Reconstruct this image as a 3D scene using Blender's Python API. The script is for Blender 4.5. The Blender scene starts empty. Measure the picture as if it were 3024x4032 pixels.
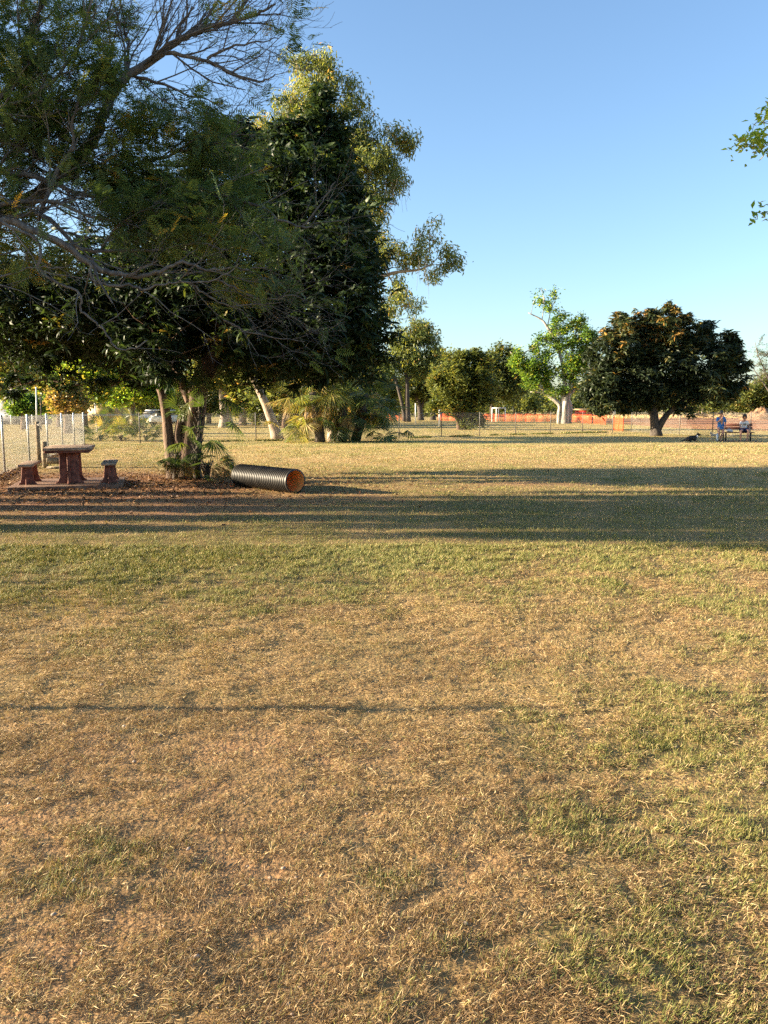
import bpy, math, random
import numpy as np
from mathutils import Vector
rng = np.random.default_rng(11)
random.seed(5)
C = bpy.context.scene.collection
SC = bpy.context.scene

# ------------------------------------------------------------------ camera model
F = 3030.0; PITCH = math.atan(404.0/F); H = 1.6
cp, sp = math.cos(PITCH), math.sin(PITCH)
def ray(px, py):
    a = (px-1512.0)/F; b = (2016.0-py)/F
    return np.array([a, cp+b*sp, -sp+b*cp])
def P(px, py, d):
    r = ray(px, py); r = r*(d/r[1]); return np.array([r[0], r[1], H+r[2]])
def G(px, py):
    r = ray(px, py); t = H/(-r[2]); return np.array([r[0]*t, r[1]*t, 0.0])
def mpp(d): return d/F/cp

# ------------------------------------------------------------------ mesh builder
class MB:
    def __init__(s): s.v=[]; s.f={}; s.t=[]; s.n=0
    def add(s, v, f, tone=0.5):
        v=np.asarray(v,dtype=np.float64).reshape(-1,3)
        fl = f if isinstance(f,(list,tuple)) and len(f) and isinstance(f[0],np.ndarray) else [np.asarray(f)]
        for q in fl:
            if len(q)==0: continue
            s.f.setdefault(q.shape[1],[]).append(q+s.n)
        s.v.append(v); s.n+=len(v)
        s.t.append(np.broadcast_to(np.asarray(tone,dtype=np.float64),(len(v),)).copy())
    def build(s, name, mat, parent=None, smooth=False, tone=True):
        me=bpy.data.meshes.new(name)
        if s.n:
            v=np.concatenate(s.v); me.vertices.add(len(v)); me.vertices.foreach_set('co',v.astype(np.float32).ravel())
            idx=[];st=[];off=0
            for k,l in s.f.items():
                a=np.concatenate(l); idx.append(a.ravel()); st.append(off+np.arange(len(a))*k); off+=a.size
            idx=np.concatenate(idx).astype(np.int32); st=np.concatenate(st).astype(np.int32)
            me.loops.add(len(idx)); me.loops.foreach_set('vertex_index',idx)
            me.polygons.add(len(st)); me.polygons.foreach_set('loop_start',st)
            if smooth: me.polygons.foreach_set('use_smooth',np.ones(len(st),dtype=bool))
            me.update(calc_edges=True)
            if tone:
                at=me.attributes.new('tone','FLOAT','POINT'); at.data.foreach_set('value',np.concatenate(s.t).astype(np.float32))
        me.materials.append(mat)
        o=bpy.data.objects.new(name,me); C.objects.link(o)
        if parent is not None: o.parent=parent; o.location=-np.array(parent.get('_o',(0,0,0))) if '_o' in parent else (0,0,0)
        return o
def empty(name, loc=(0,0,0)):
    o=bpy.data.objects.new(name,None); C.objects.link(o); o.empty_display_size=.2; o.location=[float(q) for q in loc]
    return o
# world-coordinate parts under an empty at loc
def part(mb, name, mat, par, smooth=False):
    o=mb.build(name,mat,None,smooth); o.parent=par; o.location=-par.location
    return o
def tag(o, label=None, cat=None, group=None, kind=None):
    if label: o['label']=label
    if cat: o['category']=cat
    if group: o['group']=group
    if kind: o['kind']=kind
    return o

def nrm(a): a=np.asarray(a,float); return a/np.maximum(np.linalg.norm(a,axis=-1,keepdims=True),1e-9)
def tube(mb, pts, rad, sides=6, tone=.5, cap=True):
    p=np.asarray(pts,float); n=len(p); r=np.broadcast_to(np.asarray(rad,float),(n,))
    t=np.gradient(p,axis=0); t=nrm(t); m=nrm(p[-1]-p[0])
    ref=np.eye(3)[np.argmin(np.abs(m))]
    a=nrm(np.cross(t,ref)); b=np.cross(t,a)
    th=np.arange(sides)*2*math.pi/sides
    v=p[:,None,:]+r[:,None,None]*(np.cos(th)[None,:,None]*a[:,None,:]+np.sin(th)[None,:,None]*b[:,None,:])
    i=np.arange(n-1)[:,None]*sides; j=np.arange(sides)[None,:]; k=(j+1)%sides
    f=np.stack([i+j,i+k,i+sides+k,i+sides+j],-1).reshape(-1,4)
    fl=[f]
    if cap: fl+= [np.arange(sides)[::-1][None,:].copy(), (np.arange(sides)+(n-1)*sides)[None,:].copy()]
    mb.add(v.reshape(-1,3),fl,tone)
def smooth_path(pts, rad, n=4):
    p=np.asarray(pts,float); r=np.asarray(rad,float)
    if len(r)!=len(p): r=np.interp(np.linspace(0,1,len(p)),np.linspace(0,1,len(r)),r)
    q=np.vstack([2*p[0]-p[1],p,2*p[-1]-p[-2]]); out=[];ro=[]
    for i in range(len(p)-1):
        a,b,c,d=q[i],q[i+1],q[i+2],q[i+3]
        for k in range(n):
            t=k/n
            out.append(.5*((2*b)+(-a+c)*t+(2*a-5*b+4*c-d)*t*t+(-a+3*b-3*c+d)*t**3)); ro.append(r[i]*(1-t)+r[i+1]*t)
    out.append(p[-1]); ro.append(r[-1])
    return np.array(out),np.array(ro)
def boxv(c, s, R=None):
    c=np.asarray(c,float); s=np.asarray(s,float)/2
    v=np.array([[x,y,z] for z in(-1,1) for y in(-1,1) for x in(-1,1)],float)*s
    if R is not None: v=v@np.asarray(R).T
    return v+c
BF=np.array([[0,2,3,1],[4,5,7,6],[0,1,5,4],[2,6,7,3],[0,4,6,2],[1,3,7,5]])
def box(mb,c,s,R=None,tone=.5): mb.add(boxv(c,s,R),BF,tone)
def prism(mb, outline, y0, y1, tone=.5, X=(1,0,0), Y=(0,1,0), Z=(0,0,1), O=(0,0,0)):
    """outline in (x,z), extruded along Y"""
    o=np.asarray(outline,float); n=len(o); X,Y,Z,O=[np.asarray(q,float) for q in (X,Y,Z,O)]
    v=np.vstack([O+o[:,:1]*X+o[:,1:]*Z+y0*Y, O+o[:,:1]*X+o[:,1:]*Z+y1*Y])
    i=np.arange(n); k=(i+1)%n
    mb.add(v,[np.stack([i,k,k+n,i+n],-1), i[::-1][None,:].copy(), (i+n)[None,:].copy()],tone)
def lathe(mb, prof, c, axis=(0,0,1), sides=24, tone=.5):
    prof=np.asarray(prof,float); ax=nrm(axis); ref=np.eye(3)[np.argmin(np.abs(ax))]; a=nrm(np.cross(ax,ref)); b=np.cross(ax,a)
    th=np.arange(sides)*2*math.pi/sides; n=len(prof)
    v=np.asarray(c)+prof[:,1][:,None,None]*ax+prof[:,0][:,None,None]*(np.cos(th)[None,:,None]*a+np.sin(th)[None,:,None]*b)
    i=np.arange(n-1)[:,None]*sides; j=np.arange(sides)[None,:]; k=(j+1)%sides
    mb.add(v.reshape(-1,3),np.stack([i+j,i+k,i+sides+k,i+sides+j],-1).reshape(-1,4),tone)
def ell(mb,c,r,R=None,seg=10,rings=7,tone=.5):
    th=np.linspace(0,math.pi,rings); ph=np.arange(seg)*2*math.pi/seg
    v=np.stack([np.sin(th)[:,None]*np.cos(ph),np.sin(th)[:,None]*np.sin(ph),np.cos(th)[:,None]*np.ones(seg)],-1).reshape(-1,3)*np.asarray(r,float)
    if R is not None: v=v@np.asarray(R).T
    i=np.arange(rings-1)[:,None]*seg; j=np.arange(seg)[None,:]; k=(j+1)%seg
    mb.add(v+np.asarray(c,float),np.stack([i+j,i+k,i+seg+k,i+seg+j],-1).reshape(-1,4),tone)
def rotz(a): c,s=math.cos(a),math.sin(a); return np.array([[c,-s,0],[s,c,0],[0,0,1.]])

def basis(d, roll):
    """(N,3) forward -> matrices with columns right, forward, normal"""
    d=nrm(d); up=np.zeros_like(d); up[:,2]=1; up[np.abs(d[:,2])>.98]=[1,0,0]
    x=nrm(np.cross(d,up)); z=np.cross(x,d); c=np.cos(roll)[:,None]; s=np.sin(roll)[:,None]
    x2=x*c+z*s; z2=z*c-x*s
    return np.stack([x2,d,z2],-1)
def scatter(mb, T, pos, R, sc, tone):
    tv,tf=T[0],T[1]; tt=T[2] if len(T)>2 else np.zeros(len(tv)); N=len(pos)
    if N==0: return
    sc=np.asarray(sc,float).reshape(N,-1)
    v=np.einsum('nij,nvj->nvi',R,tv[None]*sc[:,None,:]) + pos[:,None,:]
    f=(tf[None]+(np.arange(N)*len(tv))[:,None,None]).reshape(-1,tf.shape[1])
    mb.add(v.reshape(-1,3),f,(np.asarray(tone).reshape(N,1)+tt[None]).ravel())

# ------------------------------------------------------------------ noise
def _h(i,j,s):
    n=(i*374761393+j*668265263+s*982451653)&0xffffffff
    n=((n^(n>>13))*1274126177)&0xffffffff
    return ((n^(n>>16))&0xffff)/65535.0
def noise(x,y,sc,seed=0):
    x=np.asarray(x,float)/sc; y=np.asarray(y,float)/sc; i=np.floor(x).astype(np.int64); j=np.floor(y).astype(np.int64)
    u=x-i; v=y-j; u=u*u*(3-2*u); v=v*v*(3-2*v)
    return (_h(i,j,seed)*(1-u)+_h(i+1,j,seed)*u)*(1-v)+(_h(i,j+1,seed)*(1-u)+_h(i+1,j+1,seed)*u)*v
def fbm(x,y,sc,seed=0,o=3):
    a=0;w=0
    for k in range(o): a=a+noise(x,y,sc/2**k,seed+k)*.5**k; w+=.5**k
    return a/w

# ------------------------------------------------------------------ materials
def newmat(name):
    m=bpy.data.materials.new(name); m.use_nodes=True; nt=m.node_tree; nt.nodes.clear()
    out=nt.nodes.new('ShaderNodeOutputMaterial'); return m,nt,out
def ramp(nt,stops,fac):
    r=nt.nodes.new('ShaderNodeValToRGB'); e=r.color_ramp.elements
    while len(e)>1: e.remove(e[0])
    e[0].position=stops[0][0]; e[0].color=(*stops[0][1],1)
    for p,c in stops[1:]:
        q=e.new(p); q.color=(*c,1)
    nt.links.new(fac,r.inputs[0]); return r.outputs[0]
def leafmat(name,stops,rough=.45,trans=.3,spec=.4,noisy=0):
    m,nt,out=newmat(name); N=nt.nodes; L=nt.links
    a=N.new('ShaderNodeAttribute'); a.attribute_name='tone'
    col=ramp(nt,stops,a.outputs['Fac'])
    b=N.new('ShaderNodeBsdfPrincipled'); L.new(col,b.inputs['Base Color']); b.inputs['Roughness'].default_value=rough; b.inputs['Specular IOR Level'].default_value=spec
    t=N.new('ShaderNodeBsdfTranslucent')
    mul=N.new('ShaderNodeMix'); mul.data_type='RGBA'; mul.blend_type='MULTIPLY'; mul.inputs[0].default_value=1
    L.new(col,mul.inputs[6]); mul.inputs[7].default_value=(2.2,2.0,.9,1); L.new(mul.outputs[2],t.inputs[0])
    mx=N.new('ShaderNodeMixShader'); mx.inputs[0].default_value=trans; L.new(b.outputs[0],mx.inputs[1]); L.new(t.outputs[0],mx.inputs[2]); L.new(mx.outputs[0],out.inputs[0])
    return m
def surf(name,c1,c2,scale=8,rough=.8,bump=.0,bscale=None,metal=0,spec=.3,stretch=(1,1,1),detail=5,pos=(.35,.65)):
    m,nt,out=newmat(name); N=nt.nodes; L=nt.links
    tc=N.new('ShaderNodeTexCoord'); mp=N.new('ShaderNodeMapping'); mp.inputs['Scale'].default_value=stretch; L.new(tc.outputs['Object'],mp.inputs[0])
    n=N.new('ShaderNodeTexNoise'); n.inputs['Scale'].default_value=scale; n.inputs['Detail'].default_value=detail; L.new(mp.outputs[0],n.inputs[0])
    col=ramp(nt,[(pos[0],c1),(pos[1],c2)],n.outputs[0])
    b=N.new('ShaderNodeBsdfPrincipled'); L.new(col,b.inputs['Base Color']); b.inputs['Roughness'].default_value=rough; b.inputs['Metallic'].default_value=metal; b.inputs['Specular IOR Level'].default_value=spec
    if bump:
        n2=N.new('ShaderNodeTexNoise'); n2.inputs['Scale'].default_value=bscale or scale*3; n2.inputs['Detail'].default_value=4; L.new(mp.outputs[0],n2.inputs[0])
        bp=N.new('ShaderNodeBump'); bp.inputs['Strength'].default_value=bump; bp.inputs['Distance'].default_value=.03; L.new(n2.outputs[0],bp.inputs['Height']); L.new(bp.outputs[0],b.inputs['Normal'])
    L.new(b.outputs[0],out.inputs[0]); return m
M={}
M['mango']=leafmat('mango_leaf',[(0,(.012,.022,.012)),(.45,(.022,.042,.018)),(.7,(.045,.075,.022)),(.85,(.12,.14,.03)),(1,(.28,.17,.05))],.5,.22,.2)
M['mango2']=leafmat('mango_leaf_dry',[(0,(.014,.022,.012)),(.45,(.024,.038,.018)),(.68,(.05,.065,.02)),(.84,(.14,.11,.03)),(1,(.32,.17,.04))],.5,.2,.25)
M['poin']=leafmat('feathery_leaf',[(0,(.035,.06,.025)),(.5,(.08,.125,.045)),(.78,(.15,.18,.05)),(.9,(.28,.24,.04)),(1,(.42,.24,.04))],.5,.35,.3)
M['euc']=leafmat('gum_leaf',[(0,(.05,.075,.028)),(.4,(.11,.145,.045)),(.7,(.20,.225,.065)),(.9,(.31,.28,.09)),(1,(.4,.24,.09))],.42,.34,.3)
M['olive']=leafmat('olive_leaf',[(0,(.03,.042,.016)),(.4,(.08,.105,.032)),(.7,(.16,.185,.05)),(.9,(.28,.25,.075)),(1,(.34,.22,.08))],.5,.32,.3)
M['fig']=leafmat('fresh_leaf',[(0,(.025,.05,.018)),(.4,(.075,.15,.03)),(.7,(.17,.27,.04)),(.9,(.3,.36,.06)),(1,(.36,.3,.07))],.45,.42,.35)
M['palm']=leafmat('palm_frond',[(0,(.018,.032,.012)),(.4,(.045,.075,.02)),(.65,(.11,.14,.03)),(.8,(.28,.24,.07)),(1,(.36,.24,.12))],.45,.3,.4)
M['deadpalm']=leafmat('dry_frond',[(0,(.06,.05,.025)),(.4,(.16,.12,.05)),(.7,(.3,.2,.09)),(1,(.45,.32,.17))],.6,.25,.2)
M['blade']=leafmat('grass_blade',[(0,(.10,.058,.033)),(.22,(.24,.15,.075)),(.40,(.41,.285,.135)),(.5,(.56,.44,.25)),(.58,(.28,.24,.075)),(.75,(.13,.145,.038)),(1,(.06,.088,.025))],.6,.12,.2)
M['litter']=leafmat('leaf_litter',[(0,(.06,.03,.018)),(.6,(.14,.07,.035)),(1,(.34,.2,.1))],.6,.1,.2)
M['bark_grey']=surf('bark_grey',(.07,.06,.055),(.17,.15,.13),14,.85,.6,30,stretch=(1,1,.3))
M['bark_dark']=surf('bark_dark',(.035,.028,.024),(.09,.075,.062),16,.9,.6,30,stretch=(1,1,.3))
M['bark_brown']=surf('bark_brown',(.07,.045,.032),(.17,.11,.075),14,.85,.6,30,stretch=(1,1,.3))
M['bark_pale']=surf('bark_pale',(.19,.14,.10),(.38,.31,.24),6,.75,.5,20,stretch=(1,1,.35))
M['bark_white']=surf('bark_white',(.13,.12,.10),(.42,.39,.34),2.2,.8,.9,7,stretch=(2,2,.25))
M['galv']=surf('galvanised_steel',(.34,.36,.37),(.5,.52,.53),20,.45,metal=.6,spec=.5)
M['postdark']=surf('weathered_steel',(.08,.075,.07),(.17,.16,.15),20,.6,metal=.3)
M['concrete_red']=surf('painted_concrete',(.10,.032,.022),(.25,.09,.06),9,.7,.25,40)
M['concrete_top']=surf('worn_concrete',(.22,.14,.10),(.42,.31,.22),7,.75,.3,40)
M['slab']=surf('slab_concrete',(.12,.06,.04),(.24,.15,.10),6,.85,.3,30)
M['black']=surf('black_plastic',(.008,.008,.008),(.022,.02,.018),5,.46,spec=.35)
M['orange_liner']=surf('orange_liner',(.72,.30,.08),(.8,.38,.12),4,.45)
M['orange_net']=surf('orange_plastic',(.72,.075,.015),(.8,.12,.025),4,.6)
M['white']=surf('white_paint',(.6,.6,.58),(.78,.78,.76),5,.5)
M['timber']=surf('weathered_timber',(.17,.13,.09),(.36,.29,.2),8,.85,.5,30,stretch=(1,1,.3))
M['wood_red']=surf('stained_timber',(.12,.045,.03),(.22,.09,.055),8,.6,stretch=(.3,1,1))
M['skin']=surf('skin',(.36,.19,.13),(.42,.23,.16),8,.55)
M['hair']=surf('dark_hair',(.012,.009,.008),(.035,.024,.018),30,.5)
M['blue_shirt']=surf('blue_cloth',(.03,.12,.34),(.05,.17,.44),12,.8,.3,20)
M['white_shirt']=surf('white_cloth',(.55,.52,.5),(.7,.68,.66),12,.8,.3,20)
M['print']=surf('grey_print',(.1,.1,.09),(.22,.2,.17),20,.8)
M['navy']=surf('navy_cloth',(.02,.024,.07),(.04,.045,.12),12,.8)
M['fur_black']=surf('black_fur',(.008,.007,.007),(.022,.018,.016),25,.6)
M['fur_pale']=surf('pale_fur',(.4,.32,.22),(.6,.5,.38),25,.8)
M['metal_black']=surf('black_metal',(.015,.015,.016),(.03,.03,.03),10,.45)
M['glass']=surf('car_glass',(.02,.025,.03),(.035,.04,.045),3,.1,spec=.8)
M['tyre']=surf('rubber',(.015,.015,.015),(.03,.03,.03),10,.8)
M['carwhite']=surf('car_paint',(.68,.68,.68),(.74,.74,.74),2,.25,spec=.6)
M['greyfence']=surf('grey_panel',(.1,.11,.13),(.16,.17,.2),4,.6)
M['tan']=surf('tan_panel',(.38,.26,.13),(.5,.36,.2),4,.6)
M['red']=surf('red_paint',(.4,.03,.02),(.5,.05,.03),4,.5)
M['stone']=surf('pebble',(.24,.17,.12),(.42,.33,.25),3,.8)
M['mound']=surf('rubble_heap',(.16,.09,.05),(.34,.21,.12),3,.9,.8,8)
M['teal']=surf('green_sheet',(.05,.16,.14),(.08,.22,.19),4,.6)

# ------------------------------------------------------------------ world, sun, camera
EL=math.radians(13.0)
w=bpy.data.worlds.new('World'); SC.world=w; w.use_nodes=True; nt=w.node_tree; nt.nodes.clear()
sky=nt.nodes.new('ShaderNodeTexSky'); sky.sky_type='NISHITA'; sky.sun_disc=False; sky.sun_elevation=EL; sky.sun_rotation=math.radians(-90)
sky.air_density=1.0; sky.dust_density=1.25; sky.ozone_density=2.8; sky.altitude=0
bg=nt.nodes.new('ShaderNodeBackground'); bg.inputs[1].default_value=.068
wo=nt.nodes.new('ShaderNodeOutputWorld'); nt.links.new(sky.outputs[0],bg.inputs[0]); nt.links.new(bg.outputs[0],wo.inputs[0])
sl=bpy.data.lights.new('sun','SUN'); sl.energy=5; sl.angle=math.radians(.5); sl.color=(1,.82,.57)
so=bpy.data.objects.new('sun',sl); C.objects.link(so)
so.rotation_euler=Vector((-math.cos(EL),0,math.sin(EL))).to_track_quat('Z','Y').to_euler()
cam=bpy.data.cameras.new('camera'); co=bpy.data.objects.new('camera',cam); C.objects.link(co); SC.camera=co
cam.sensor_fit='VERTICAL'; cam.sensor_height=36; cam.lens=36*F/4032; cam.clip_end=5000; cam.clip_start=.05
co.location=(0,0,H); co.rotation_euler=(math.pi/2-PITCH,0,0)
SC.view_settings.view_transform='Standard'; SC.view_settings.look='None'; SC.view_settings.exposure=2.42; SC.view_settings.gamma=1
SC.render.engine='CYCLES'; SC.cycles.use_denoising=False; SC.cycles.max_bounces=6; SC.cycles.transparent_max_bounces=8
try: SC.cycles.use_adaptive_sampling=True; SC.cycles.adaptive_threshold=.02
except Exception: pass

# ------------------------------------------------------------------ ground
def hgt(x,y):
    near=np.exp(-(np.maximum(np.hypot(x,y)-6,0)/10)**2)
    return (fbm(x,y,.6,3)-.5)*.022*near+(fbm(x,y,.15,9,1)-.5)*.016*near
BL=[]  # px,py,rx_m,ry_m,dgreen,dbare
for a in [(450,2260,3.6,1.9,.42,-.3),(1500,2500,2.6,1.3,-.28,.1),(1700,2290,1.2,.8,-.25,.1),(300,2500,1.8,.8,-.1,.1),
          (2850,2450,3,2.5,.12,-.2),(2700,3100,1.0,1.4,.12,-.2),(2500,3700,1.0,1.0,-.12,0),(500,3350,1.1,1.2,-.35,.3),(1500,3300,1,.9,-.12,.1),(900,2800,1.6,.7,-.28,.2),
          (1500,2060,6,2.4,.32,-.2),(2600,1990,5,3.5,.28,-.2),(1700,1800,12,6,-.18,-.1),(1250,1745,9,2,.25,0),
          (300,1985,4.8,1.9,-.5,1.0),(0,1900,3.2,3.0,-.5,1.1),(640,1900,3.2,2.2,-.5,1.05),(2150,1905,1.6,.5,-.4,.8),(2600,1730,5,2.2,-.4,.5)]:
    g=G(a[0],a[1]); BL.append((g[0],g[1],*a[2:]))
def cover(x,y):
    n=fbm(x,y,1.7,21,4); n2=fbm(x,y,.35,44,3)
    g=.31+(n-.5)*.85+(n2-.5)*1.2; b=.02+(fbm(x,y,2.3,71,3)-.5)*.7+(n2-.5)*-.5
    for cx,cy,rx,ry,dg,db in BL:
        e=np.exp(-(((x-cx)/rx)**2+((y-cy)/ry)**2)**1.3*.7); g=g+dg*e; b=b+db*e
    return np.clip(g,0,1),np.clip(b,0,1)
def axis(lo_far,lo,hi,hi_far,st,g=1.12):
    a=list(np.arange(lo,hi,st)); s=st; x=a[-1]
    while x<hi_far: s*=g; x+=s; a.append(x)
    s=st; x=lo; l=[]
    while x>lo_far: s*=g; x-=s; l.append(x)
    return np.array(l[::-1]+a)
gx=axis(-2500,-4.5,4.5,2500,.07,1.06); gy=axis(-60,.6,9,2500,.07,1.05)
X,Y=np.meshgrid(gx,gy); nx=len(gx); ny=len(gy)
Z=hgt(X,Y); g_,b_=cover(X,Y)
mb=MB(); i=np.arange(ny-1)[:,None]*nx; j=np.arange(nx-1)[None,:]
mb.add(np.stack([X,Y,Z],-1).reshape(-1,3),np.stack([i+j,i+j+1,i+nx+j+1,i+nx+j],-1).reshape(-1,4))
def groundmat():
    m,nt,out=newmat('dry_lawn'); N=nt.nodes; L=nt.links
    ac=N.new('ShaderNodeAttribute'); ac.attribute_name='soil'
    tc=N.new('ShaderNodeTexCoord')
    n=N.new('ShaderNodeTexNoise'); n.inputs['Scale'].default_value=26; n.inputs['Detail'].default_value=8; n.inputs['Roughness'].default_value=.7; L.new(tc.outputs['Object'],n.inputs[0])
    n3=N.new('ShaderNodeTexNoise'); n3.inputs['Scale'].default_value=1.1; n3.inputs['Detail'].default_value=8; n3.inputs['Roughness'].default_value=.75; L.new(tc.outputs['Object'],n3.inputs[0])
    r=ramp(nt,[(.3,(.5,.5,.5)),(.5,(1,1,1)),(.7,(1.5,1.45,1.4))],n.outputs[0])
    r3=ramp(nt,[(.32,(.72,.8,.68)),(.68,(1.22,1.12,1.12))],n3.outputs[0])
    mx=N.new('ShaderNodeMix'); mx.data_type='RGBA'; mx.blend_type='MULTIPLY'; mx.inputs[0].default_value=1; L.new(ac.outputs['Color'],mx.inputs[6]); L.new(r,mx.inputs[7])
    m2=N.new('ShaderNodeMix'); m2.data_type='RGBA'; m2.blend_type='MULTIPLY'; m2.inputs[0].default_value=1; L.new(mx.outputs[2],m2.inputs[6]); L.new(r3,m2.inputs[7])
    b=N.new('ShaderNodeBsdfPrincipled'); L.new(m2.outputs[2],b.inputs['Base Color']); b.inputs['Roughness'].default_value=.95; b.inputs['Specular IOR Level'].default_value=.1
    n2=N.new('ShaderNodeTexNoise'); n2.inputs['Scale'].default_value=45; n2.inputs['Detail'].default_value=5; L.new(tc.outputs['Object'],n2.inputs[0])
    bp=N.new('ShaderNodeBump'); bp.inputs['Strength'].default_value=.7; bp.inputs['Distance'].default_value=.02; L.new(n2.outputs[0],bp.inputs['Height']); L.new(bp.outputs[0],b.inputs['Normal'])
    L.new(b.outputs[0],out.inputs[0]); return m
ground=mb.build('ground',groundmat(),smooth=True); tag(ground,kind='structure')
# soil colour: brown earth near (the blades stand on it); tan dry turf where single blades are no longer modelled
d=np.hypot(X,Y); far=np.clip((d-14)/16,0,1)[...,None]
soil=np.array([.135,.075,.042])*(1-b_[...,None])+np.array([.23,.12,.07])*b_[...,None]
turf=np.array([.48,.36,.16])*(1-g_[...,None])+np.array([.27,.25,.085])*g_[...,None]
turf=turf*(1-b_[...,None]*.9)+np.array([.26,.14,.08])*b_[...,None]*.9
near_t=soil*.6+turf*.4
colr=near_t*(1-far)+turf*far
at=ground.data.attributes.new('soil','FLOAT_COLOR','POINT'); c4=np.ones((nx*ny,4)); c4[:,:3]=colr.reshape(-1,3); at.data.foreach_set('color',c4.astype(np.float32).ravel())

# ------------------------------------------------------------------ grass blades
def wedge(N,d0,d1,pw,halfk=.56,pad=2.0):
    """random ground points, thinning with distance as d^-pw"""
    u=rng.random(N); e=2-pw
    dd=(d0**e+u*(d1**e-d0**e))**(1/e) if abs(e)>1e-6 else d0*(d1/d0)**u
    xx=(rng.random(N)*2-1)*(halfk*dd+pad*np.minimum(1,dd/2)); return xx,dd
BT=np.array([[.3,0,0],[-.3,0,0],[.5,.4,.07],[-.35,.5,.08],[.05,1,.0]]); BFc=np.array([[0,2,1],[1,2,3],[2,4,3]])
_ra=[G(2290,1650),G(2480,1648),G(2700,1646),G(3024,1644),G(3500,1642)]; _rb=[G(2290,1662),G(2480,1672),G(2700,1688),G(3024,1697),G(3900,1712)]
def blades(mb,N,d0,d1,pw,green_only=None):
    x,y=wedge(N,d0,d1,pw); g,b=cover(x,y)
    r=rng.random(N); isg=r<np.clip(g*1.1-.06,0.03,.88)
    keep=rng.random(N)>np.clip(b*.85,0,.8)
    # clumping
    cl=.55*fbm(x,y,.045,90,1)+.45*fbm(x,y,.12,92,2); keep&=(cl+(fbm(x,y,.6,91,2)-.5)*.3>.50)|(rng.random(N)<.14)
    if len(_ra): keep&=~((x>_ra[0][0]-2)&(y<np.interp(x,[q[0] for q in _ra],[q[1] for q in _ra]))&(y>np.interp(x,[q[0] for q in _rb],[q[1] for q in _rb]))&((x>_rb[0][0])|(y>74)))
    x,y,g,b,isg=x[keep],y[keep],g[keep],b[keep],isg[keep]; N=len(x)
    dd=np.hypot(x,y)
    # lie direction drifts slowly over the lawn
    yaw=rng.random(N)*6.283
    flow=(fbm(x,y,1.2,33,2)-.5)*4; yaw=np.where(rng.random(N)<.5,flow+rng.normal(0,.5,N),yaw)
    pit=np.where(isg,np.radians(rng.uniform(25,85,N)),np.radians(rng.uniform(-3,20,N)*np.where(rng.random(N)<.24,3.0,1)))
    L=np.where(isg,rng.uniform(.014,.042,N),rng.gamma(3,.0052,N)+.005); L=np.minimum(L,.055)
    lod=np.minimum(np.maximum(1,dd/4.5),11)
    L*=lod**.45
    wd=np.where(isg,rng.uniform(.0013,.0024,N),rng.uniform(.0009,.0022,N)*np.where(rng.random(N)<.03,1.7,1))*lod**.95
    D=np.stack([np.cos(yaw)*np.cos(pit),np.sin(yaw)*np.cos(pit),np.sin(pit)],-1)
    R=basis(D,rng.normal(0,.7,N))
    z=hgt(x,y)+np.where(isg,0,rng.uniform(.0,.014,N))
    sc=np.stack([wd,L,L*np.where(isg,1,rng.normal(0,1.4,N))],-1)
    tone=np.where(isg,rng.normal(.74,.13,N),rng.normal(.32,.13,N)+(fbm(x,y,.8,55,2)-.5)*.2)
    scatter(mb,(BT,BFc),np.stack([x,y,z],-1),R,sc,np.clip(tone,0,1))
mb=MB()
blades(mb,2650000,1.25,9,1.65)
blades(mb,650000,8,34,1.5)
blades(mb,240000,33,130,1.3)
o=mb.build('grass',M['blade']); tag(o,'short mown lawn of dry straw and green blades','grass',kind='stuff')
# long dry stalks and twigs
mb=MB(); N=600
x,y=wedge(N,1.3,9,1.5); yaw=rng.random(N)*6.283
for k in range(N):
    L=rng.uniform(.03,.10); p=[]; a=yaw[k]
    for q in range(4):
        t=q/3*L; a+=rng.normal(0,.18); p.append([x[k]+math.cos(a)*t,y[k]+math.sin(a)*t,hgt(x[k]+math.cos(a)*t,y[k]+math.sin(a)*t)+.012+.01*math.sin(q)+rng.uniform(0,.006)])
    tube(mb,p,[.0013,.0013,.0011,.0007],3,tone=rng.uniform(.3,.55),cap=False)
o=mb.build('dry_stalks',M['blade']); tag(o,'long pale stalks strewn over the lawn','straw',kind='stuff')
# pebbles
mb=MB(); N=420; x,y=wedge(N,1.5,5.5,1.9); keep=(fbm(x,y,.6,12,2)>.42); 
for k in np.nonzero(keep)[0]:
    s=min(rng.gamma(3,.0013)+.002,.010); R=rotz(rng.random()*6.28)
    ell(mb,(x[k],y[k],hgt(x[k],y[k])+s*.5+.004),(s*1.3,s*.9,s*.65),R,7,5)
o=mb.build('pebbles',M['stone'],smooth=True); tag(o,'small pale pebbles scattered in the dry lawn','pebbles',kind='stuff')
LEAF=(np.array([[0,0,0],[.5,.3,.12],[.42,.7,.1],[-.5,.3,.12],[-.42,.7,.1],[0,1,-.05]]),np.array([[0,1,3],[1,2,4],[1,4,3],[2,5,4]]))
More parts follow.
